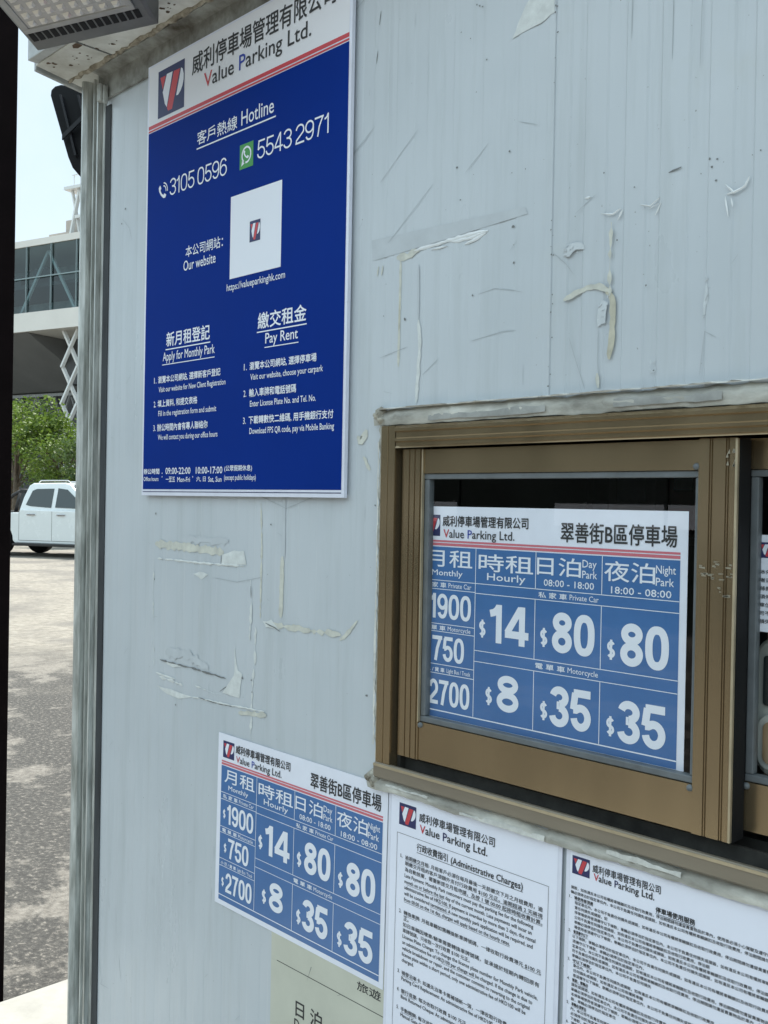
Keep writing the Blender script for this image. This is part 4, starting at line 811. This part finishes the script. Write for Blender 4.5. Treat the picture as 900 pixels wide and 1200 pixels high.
x_.prism([(-.020, -.028), (.03, .022), (.03, .034), (-.020, -.016)], lambda p, q_: FP2(p, q_, .0302), lambda p, q_: FP2(p, q_, .036))
x_.build('cooling_fin', mat('worn_black_fin', (.02, .021, .025), .5, 0, spec=.3), fb, fl)
x_ = MB(); p = FP2(.12, 0, 0); x_.bar(p, (X0 + .0, .2, p[2] - .02), .03, .008); x_.bar(FP2(.10, .0, -.02), FP2(.10, .0, .02), .04, .04); x_.build('mounting_bracket', M['black_metal'], fb, fl)

# ------------------------------------------------------------------ dark gate post on the slab's edge
DP = (-2.775, .186, 0.0)
x_ = MB(); d_ = Vector((-.958, .287, 0)); n_ = Vector((.287, .958, 0)) * .0255; d_ = d_ * .0255
x_.prism([(-1, -1), (1, -1), (1, 1), (-1, 1)], lambda a, b: (DP[0] + a * d_.x + b * n_.x, DP[1] + a * d_.y + b * n_.y, 0), lambda a, b: (DP[0] + a * d_.x + b * n_.x, DP[1] + a * d_.y + b * n_.y, 3.1))
post = x_.build('steel_post', M['post_dark'], None, DP, bevel=.003)
tag(post, 'dark reddish-brown square steel post standing free beside the kiosk', 'post')
x_ = MB(); x_.prism([(-1.08, -1.08), (1.08, -1.08), (1.08, 1.08), (-1.08, 1.08)], lambda a, b: (DP[0] + a * d_.x + b * n_.x, DP[1] + a * d_.y + b * n_.y, 3.101), lambda a, b: (DP[0] + a * d_.x + b * n_.x, DP[1] + a * d_.y + b * n_.y, 3.11)); x_.build('cap', M['post_dark'], post, DP)

# ------------------------------------------------------------------ the yard beyond: a frame with d = distance ahead, r = to the right
BO = Vector((0, -1.0277, 0)); BF = Vector((-.71295, .70117, 0)).normalized(); BR = Vector((BF.y, -BF.x, 0))
def far(d, r, z=0): p = BO + BF * d + BR * r; return (p.x, p.y, z)

# ---- pick-up truck, built along local +x (front), near side is -y
TR = far(25.3, -7.83, 0); TRZ = math.atan2(BR.y, BR.x) - R(18)
tk = thing('pickup_truck', TR, 'white double-cab pick-up truck with black side step parked on the gravel', 'pick-up truck', rz=TRZ)
def tb(mb, name, m, parent=tk, **k_): return mb.build(name, M[m] if isinstance(m, str) else m, parent, **k_)
def archpts(cx, r_, z0, n=12): return [(cx + r_ * math.cos(math.pi * i / n), .38 + r_ * math.sin(math.pi * i / n)) for i in range(n + 1)]
low = [(-2.55, .55)] + [(-2.55, 1.06), (-.93, 1.08), (-.88, 1.16), (1.05, 1.14), (1.25, 1.10), (2.3, 1.0), (2.55, .86), (2.6, .5)]
bot = [(2.5, .38)] + archpts(1.58, .47, .38) + [(1.05, .33), (-1.02, .33)] + archpts(-1.55, .47, .38) + [(-2.5, .42)]
bodyp = low + bot
x_ = MB(); hw = .92
def shell(poly, y0, y1):
    n = len(poly); vs = []
    for y in (y0, y0 * .985 + y1 * .015, y1 * .985 + y0 * .015, y1):
        edge = y in (y0, y1)
        for (a, b) in poly: vs.append((a * (.995 if edge else 1), y, (b - .7) * (.985 if edge else 1) + .7))
    fs = []
    for j in range(3): fs += [(j * n + i, j * n + (i + 1) % n, (j + 1) * n + (i + 1) % n, (j + 1) * n + i) for i in range(n)]
    fs += [tuple(range(n))[::-1], tuple(range(3 * n, 4 * n))]
    return vs, fs
x_.add(*shell(bodyp, -hw, hw)); body = tb(x_, 'body', 'truck', bevel=.02)
gh_lo = [(-.92, 1.15), (1.22, 1.12)]; 
x_ = MB()
cabp = [(-.93, 1.12, .885), (-.865, 1.45, .80), (-.76, 1.75, .722), (-.66, 1.81, .70), (.25, 1.83, .69), (.42, 1.79, .70), (1.20, 1.13, .86)]
vs = [(a, -c, b) for a, b, c in cabp] + [(a, c, b) for a, b, c in cabp]; n = len(cabp)
x_.add(vs, [tuple(range(n))[::-1], tuple(range(n, 2 * n))] + [(i, (i + 1) % n, n + (i + 1) % n, n + i) for i in range(n)])
tb(x_, 'cab_roof', 'truck', bevel=.03)
def sy(z): return .885 - (z - 1.12) * .262 + .004
for sgn in (-1, 1):
    for P in ([(-.76, 1.27), (-.63, 1.62), (-.52, 1.665), (-.02, 1.68), (-.02, 1.21), (-.62, 1.24)], [(.10, 1.22), (.10, 1.69), (.36, 1.66), (.98, 1.20)]):
        x_ = MB(); n = len(P)
        vs = [(a, sgn * (sy(b) + .003), b) for a, b in P] + [(a, sgn * (sy(b) - .02), b) for a, b in P]
        x_.add(vs, [tuple(range(n)), tuple(range(n, 2 * n))] + [(i, (i + 1) % n, n + (i + 1) % n, n + i) for i in range(n)]); tb(x_, 'window', 'car_glass')
    for hx in (-.66, .20):
        x_ = MB(); x_.box(hx, hx + .24, sgn * (hw + .012), sgn * (hw + .032), 1.015, 1.055); x_.box(hx + .01, hx + .04, sgn * (hw - .01), sgn * (hw + .012), 1.02, 1.05); x_.box(hx + .2, hx + .23, sgn * (hw - .01), sgn * (hw + .012), 1.02, 1.05); tb(x_, 'door_handle', 'chrome', bevel=.006)
    x_ = MB()
    for sx in (-.90, .05, 1.12): x_.box(sx - .004, sx + .004, sgn * (hw - .004), sgn * (hw + .0015), .40, 1.12)
    x_.box(-.9, 1.12, sgn * (hw - .004), sgn * (hw + .0015), .395, .405); tb(x_, 'door_seam', 'plastic')
    x_ = MB(); x_.box(-1.0, 1.02, sgn * (hw - .02), sgn * (hw + .12), .27, .33); [x_.box(sx, sx + .06, sgn * (hw - .25), sgn * (hw - .02), .28, .32) for sx in (-.8, 0, .8)]; tb(x_, 'side_step', 'plastic', bevel=.01)
    x_ = MB(); x_.box(.98, 1.12, sgn * .98, sgn * 1.12, 1.14, 1.32); x_.box(1.02, 1.1, sgn * .85, sgn * .98, 1.16, 1.2); tb(x_, 'wing_mirror', 'truck', bevel=.02)
    x_ = MB(); x_.tube([(-.55, sgn * .62, 1.83), (-.5, sgn * .62, 1.875), (.28, sgn * .62, 1.885), (.36, sgn * .62, 1.84)], .014); tb(x_, 'roof_rail', 'chrome')
    x_ = MB(); x_.box(-2.58, -2.45, sgn * .78, sgn * .935, .72, 1.02); tb(x_, 'tail_light', 'tail', bevel=.01)
    x_ = MB(); x_.box(2.28, 2.56, sgn * .62, sgn * .925, .76, .93); tb(x_, 'headlight', 'head', bevel=.02)
    for wx in (-1.55, 1.58):
        wh = MB(); yc = sgn * .80
        wh.lathe([(.20, -.11), (.34, -.12), (.375, -.10), (.38, -.05), (.38, .05), (.375, .10), (.34, .12), (.20, .11)], (wx, yc, .38)); wo = tb(wh, 'wheel', 'rubber', smooth=True)
        rm = MB(); rm.lathe([(.0, sgn * .07), (.06, sgn * .085), (.07, sgn * .075), (.19, sgn * .095), (.215, sgn * .10), (.21, sgn * .02), (0, sgn * .02)], (wx, yc, .38), 20)
        for s5 in range(6): a = s5 * 1.0472; rm.bar((wx, yc + sgn * .09, .38), (wx + .2 * math.cos(a), yc + sgn * .1, .38 + .2 * math.sin(a)), .05, .02, upv=(0, 1, 0))
        tb(rm, 'rim', 'rim', parent=wo)
x_ = MB(); x_.add([(1.16, -.80, 1.165), (1.16, .80, 1.165), (.46, .66, 1.775), (.46, -.66, 1.775)], [(0, 1, 2, 3)]); x_.v = [(a + .012, b, c + .012) for a, b, c in x_.v]; tb(x_, 'windscreen', 'car_glass')
x_ = MB(); x_.box(2.5, 2.68, -.9, .9, .38, .62); tb(x_, 'front_bumper', 'truck', bevel=.04)
x_ = MB(); x_.box(2.555, 2.60, -.6, .6, .66, .9); tb(x_, 'grille', 'plastic', bevel=.01)
x_ = MB(); x_.box(-2.7, -2.56, -.85, .85, .45, .6); tb(x_, 'rear_bumper', 'chrome', bevel=.02)
x_ = MB(); x_.box(-2.48, -1.0, -.84, .84, 1.082, 1.10); tb(x_, 'bed_cover', 'plastic')
x_ = MB()
for sgn in (-1, 1): x_.tube([(-1.75, sgn * .72, 1.09), (-1.25, sgn * .70, 1.50), (-1.05, sgn * .66, 1.62)], .045); x_.tube([(-1.15, sgn * .72, 1.09), (-1.07, sgn * .66, 1.60)], .045)
x_.tube([(-1.06, -.68, 1.62), (-1.06, .68, 1.62)], .05); x_.box(-1.12, -1.0, -.3, .3, 1.64, 1.74); tb(x_, 'roll_bar', 'plastic', smooth=True)
x_ = MB(); x_.box(-2.3, 2.3, -.55, .55, .30, .36); x_.tube([(-1.55, -.7, .38), (-1.55, .7, .38)], .06); x_.tube([(1.58, -.7, .38), (1.58, .7, .38)], .05); tb(x_, 'chassis', 'plastic')

# ---- trees in front of the building
def tree(d, r, h_, rad, lab, m, seed, leaf=.13, count=5200, squash=.8):
    q = random.Random(seed); base = Vector(far(d, r)); o = thing('tree', tuple(base), lab, 'tree', 'trees behind the truck')
    tm = MB(); th = h_ - rad * 1.35; top = Vector((q.uniform(-.2, .2), q.uniform(-.2, .2), th))
    tm.tube([(0, 0, 0), (top.x * .5, top.y * .5, th * .5), tuple(top), (top.x * 1.2, top.y * 1.2, h_ - rad * .7)], [.14, .11, .085, .03], 9)
    cl_ = []
    for k_ in range(9):
        a = q.uniform(0, 6.28); rr_ = rad * q.uniform(.25, .78); c = Vector((top.x + rr_ * math.cos(a), top.y + rr_ * math.sin(a), h_ - rad * squash + rad * squash * q.uniform(-.75, .55)))
        tm.tube([tuple(top * q.uniform(.7, 1)), tuple((top + c) / 2 + Vector((0, 0, .12))), tuple(c)], [.05, .035, .012], 6); cl_.append((c, rad * q.uniform(.32, .55)))
    for k_ in range(7): a = q.uniform(0, 6.28); cl_.append((Vector((top.x + rad * .85 * math.cos(a), top.y + rad * .85 * math.sin(a), h_ - rad * squash * q.uniform(.5, 1.6))), rad * q.uniform(.2, .32)))
    for k_ in range(4): cl_.append((Vector((top.x + q.uniform(-.5, .5) * rad, top.y + q.uniform(-.5, .5) * rad, h_ - rad * q.uniform(.15, .4))), rad * q.uniform(.25, .42)))
    tm.build('trunk', M['bark'], o, smooth=True)
    lm = MB(); tot = sum(s_ ** 2 for c, s_ in cl_)
    for c, s_ in cl_:
        for i in range(int(count * s_ ** 2 / tot)):
            dv = Vector((q.gauss(0, 1), q.gauss(0, 1), q.gauss(0, 1))).normalized() * s_ * (q.random() ** .45); p = c + Vector((dv.x, dv.y, dv.z * .72))
            a = Vector((q.gauss(0, 1), q.gauss(0, 1), q.gauss(0, .6))).normalized(); b = a.orthogonal().normalized(); b.rotate(Matrix.Rotation(q.uniform(0, 6.28), 3, a)); L = leaf * q.uniform(.6, 1.25)
            lm.add([p - a * L * .5, p + b * L * .28, p + a * L * .5, p - b * L * .28], [(0, 1, 2, 3)])
    lm.build('crown', M[m], o, fix=False)
tree(33, -12.1, 4.75, 1.75, 'tallest bright leafy tree behind the truck, next to the dark post', 'leaf', 11)
tree(32, -10.2, 4.15, 1.6, 'bright green leafy tree rising directly behind the truck cab', 'leaf', 12)
tree(35, -8.8, 4.6, 1.7, 'darker olive tree farther back, partly behind the corner post', 'leaf2', 13)
tree(36.5, -13.6, 4.2, 1.7, 'olive green tree at the back, half hidden by the dark post', 'leaf2', 14)
tree(30.5, -8.6, 3.3, 1.3, 'low bushy tree nearest the truck, beside the corner post', 'leaf2', 15, count=3600)

# ---- glass-fronted building across the yard
BD = far(84, -27.5, 0); TH = R(-30)
bt = (BR * math.cos(TH) + BF * math.sin(TH)).normalized(); bn = Vector((bt.y, -bt.x, 0)); 
if bn.dot(BF) > 0: bn = -bn                          # bn faces the kiosk
bld = thing('office_building', BD, 'large building with a glass upper storey overhanging white lattice columns', 'building')
def B(a, c, z): p = Vector(BD) + bt * a - bn * c; return (p.x - BD[0], p.y - BD[1], z)      # a along the facade, c depth behind it
def bbox(mb, a0, a1, c0, c1, z0, z1, mi=0): return mb.box(a0, a1, c0, c1, z0, z1, mi, lambda a, c, z: B(a, c, z))
ZB0, ZB1 = 17.2, 23.0
x_ = MB(); bbox(x_, -40, 30, .3, 24, ZB1 + .001, ZB1 + .45); bbox(x_, -40, 30, .0, .28, ZB1 - .15, ZB1 + .4); x_.build('roof', M['bld_white'], bld)
x_ = MB(); bbox(x_, -40, 30, -.1, 24, 15.6, ZB0); x_.build('floor_slab', M['bld_white'], bld)
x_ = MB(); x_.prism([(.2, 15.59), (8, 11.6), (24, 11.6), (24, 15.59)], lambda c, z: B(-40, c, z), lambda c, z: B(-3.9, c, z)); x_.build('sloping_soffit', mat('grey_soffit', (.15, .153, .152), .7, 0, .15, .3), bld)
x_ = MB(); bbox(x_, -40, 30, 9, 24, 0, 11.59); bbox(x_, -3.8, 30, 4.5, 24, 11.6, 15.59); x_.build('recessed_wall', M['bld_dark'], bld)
x_ = MB()
for a in range(-40, 30, 3): bbox(x_, a, a + .06, -.02, .1, ZB0 + .002, ZB1 - .16)
for z in (ZB0 + 2.9,): bbox(x_, -40, 30, -.015, .09, z, z + .1)
x_.build('mullion', mat('mullion_grey', (.2, .26, .27), .5), bld)
x_ = MB(); v_ = [B(-40, .15, ZB0), B(30, .15, ZB0), B(30, .15, ZB1 - .1), B(-40, .15, ZB1 - .1)]; x_.add(v_, [(0, 1, 2, 3)]); x_.build('curtain_wall', M['bld_glass'], bld, fix=False)
x_ = MB(); bbox(x_, -40, 30, 7, 7.3, ZB0 + .01, ZB1 - .01); x_.build('inner_wall', mat('inner_wall', (.55, .62, .62), .7, 0, .35, .5), bld)
x_ = MB()
for a in range(-38, 30, 8): x_.bar(B(a, 1.2, ZB0 + .1), B(a + 3.4, 1.2, ZB1 - .4), .22); x_.bar(B(a + 6.8, 1.2, ZB0 + .1), B(a + 3.5, 1.2, ZB1 - .4), .22)
for a in (-25, -11, 2.0, 2.7, 16): bbox(x_, a, a + .9, 2, 2.9, ZB0 + .01, ZB1 - .02)
x_.build('inner_brace', M['bld_frame'], bld)
x_ = MB(); q = random.Random(8)
for i in range(40): a = q.uniform(-38, 28); bbox(x_, a, a + q.uniform(.4, 1.6), 1.8, 2.6, ZB0 + 2.9, ZB0 + 2.9 + q.uniform(.3, 1.4))
bbox(x_, -40, 30, 1.6, 6.9, ZB0 + 2.55, ZB0 + 2.88); x_.build('inner_floor', M['bld_dark'], bld)
def lattice(mb, a0, wd, c, z0, z1, cells, th):
    hh = (z1 - z0) / cells
    for i in range(cells):
        za, zb = z0 + hh * i, z0 + hh * (i + 1); flip = i % 2
        mb.bar(B(a0, c, za), B(a0 + wd, c, zb), th, th, (1, 0, 0)); mb.bar(B(a0 + wd, c + .15, za), B(a0, c + .15, zb), th, th, (1, 0, 0))
for a in (-18.0, -.35, 20):
    x_ = MB(); lattice(x_, a, 1.9, .8, 0, 15.6, 5, .26); x_.build('lattice_column', M['bld_frame'], bld)
x_ = MB()
for i in range(26): lattice(x_, -40 + i * 2.3, 2.3, 8.6, 6.0, 11.2, 1, .16)
bbox(x_, -40, 24, 8.5, 8.9, 11.2, 11.5); x_.build('screen_lattice', mat('grey_lattice', (.24, .25, .25), .6), bld)
x_ = MB(); bbox(x_, -2.6, 30, 1.2, 14, ZB1 + .46, ZB1 + 1.0); bbox(x_, -1.0, 4.8, 1.6, 9, ZB1 + 1.01, ZB1 + 2.1); x_.build('plant_room', M['bld_beige'], bld)
x_ = MB(); za, zb = ZB1 + .46, ZB1 + 4.2
for a in (.6, 2.5, 4.4, 6.3):
    for c in (.7, 3.2): x_.bar(B(a, c, za), B(a + .95, c, zb), .26, .26, (1, 0, 0)); x_.bar(B(a + 1.9, c, za), B(a + .95, c, zb), .24, .24, (1, 0, 0)); x_.bar(B(a, c + .1, zb), B(a + .95, c + .1, za), .2, .2, (1, 0, 0))
bbox(x_, .1, 9, .3, 4.0, zb, zb + .25); bbox(x_, 1.2, 9, .5, .7, za + 1.3, za + 1.55)
for a in (1.0, 2.5, 4, 5.5, 7): x_.bar(B(a, .6, zb + .25), B(a, .6, zb + 1.2), .07)
x_.bar(B(.8, .6, zb + 1.2), B(8.8, .6, zb + 1.2), .08); x_.build('roof_frame', M['bld_frame'], bld)

# ---- unseen hoarding added behind the camera, to darken what window and frames mirror
hd = thing('added_hoarding', (-14, -9.5, 0), 'unseen dark green hoarding added for the kiosk window to mirror', 'added fence')
x_ = MB()
for k in range(44): x_.box(-46 + k * 1.6, -46 + k * 1.6 + 1.585, -9.56, -9.5 + (.0 if k % 2 else .02), .05, 3.7)
tag(hd, 'unseen dark green hoarding with a white band, added for the kiosk window to mirror')
z_ = MB(); [z_.box(-46 + k * 1.6, -46 + k * 1.6 + q_, -9.478, -9.472, 1.22, 1.50) for k in range(44) for q_ in (1.55,) if k % 5 != 3]; z_.build('band', M['ink_white'], hd, (-14, -9.5, 0))  # white band added so the glass mirrors a bright streak
x_.build('panel', mat('hoarding_paint', (.03, .04, .036), .7, 0, .4, .7), hd, (-14, -9.5, 0))
x_ = MB(); [x_.box(-46 + k * 4.8, -46 + k * 4.8 + .1, -9.7, -9.57, 0, 3.8) for k in range(15)]; x_.box(-46, 24.4, -9.6, -9.47, 3.71, 3.8); x_.build('frame', M['galv'], hd, (-14, -9.5, 0))

# ------------------------------------------------------------------ set all lettering (one mesh per sheet)
todo = []
for i, (key, F, text, mode, bx_, ink, bold, h, inks) in enumerate(PENDING):
    c = bpy.data.curves.new('lettering', 'FONT'); c.body = text; c.size = 1.0; c.resolution_u = 4 if bx_[3] > 12 or mode == 'C' and (bx_[3] - bx_[1]) > 12 else 2
    o = bpy.data.objects.new('lettering', c); COL.objects.link(o); todo.append(o)
cH = bpy.data.curves.new('cap', 'FONT'); cH.body = 'H'; oH = bpy.data.objects.new('cap', cH); COL.objects.link(oH)
dg = bpy.context.evaluated_depsgraph_get(); dg.update()
def grab(o):
    me = bpy.data.meshes.new_from_object(o.evaluated_get(dg)); v = [tuple(p.co)[:2] for p in me.vertices]; f = [tuple(p.vertices) for p in me.polygons]; bpy.data.meshes.remove(me); return v, f
hv, _ = grab(oH); CAP = max(p[1] for p in hv)
for o, (key, F, text, mode, bx_, ink, bold, h, inks) in zip(todo, PENDING):
    v, f = grab(o)
    if not v: continue
    xs = [p[0] for p in v]; ys = [p[1] for p in v]; x0, x1, y0, y1 = min(xs), max(xs), min(ys), max(ys)
    if mode == 'L': u0, base, u1, cap = bx_; sx = (u1 - u0) / max(1e-6, x1 - x0); sv_ = cap / CAP if len(text) > 1 or text.isalnum() else cap / max(1e-6, (y1 - y0)); P = [(u0 + (a - x0) * sx, base - b * sv_) for a, b in v]
    else:
        u0, v0_, u1, v1_ = bx_
        if bold: u0, u1, v0_, v1_ = u0 + bold / 2, u1 - bold / 2, v0_ + bold / 2, v1_ - bold / 2
        P = [(u0 + (a - x0) / max(1e-6, x1 - x0) * (u1 - u0), v1_ - (b - y0) / max(1e-6, y1 - y0) * (v1_ - v0_)) for a, b in v]
    mb = letters(key); ink_i = [INKI[ink]] * len(f)
    if inks:                                          # initials in other colours: 'V...P...' by where the glyph stands
        iso = 'Value '; n_ = len(text)
        for j, fc in enumerate(f):
            cu = sum(v[k_][0] for k_ in fc) / len(fc); fr_ = (cu - x0) / (x1 - x0)
            if fr_ < .082: ink_i[j] = INKI['red']
            elif .348 < fr_ < .410: ink_i[j] = INKI['blue' if inks[6] == 'ink_blue' else 'navy']
    offs = [(0, 0)] if not bold else [(-bold / 2, 0), (bold / 2, 0), (0, -bold / 2), (0, bold / 2)]
    for lay, (du, dv) in enumerate(offs):
        o_ = len(mb.v); mb.v += [F(a + du, b + dv, h + lay * .035) for a, b in P]; mb.f += [tuple(i + o_ for i in fc) for fc in f]; mb.m += ink_i
for o in todo + [oH]:
    c = o.data; bpy.data.objects.remove(o); bpy.data.curves.remove(c)
owners = {k_: (o, off) for k_, o, off in RATEOBJ}; owners['board'] = (board, bo)
for key, mb in LETTERS.items():
    o, off = owners[key]
    mb.build('lettering', [M[n] for n in INKS], o, off, fix=False)
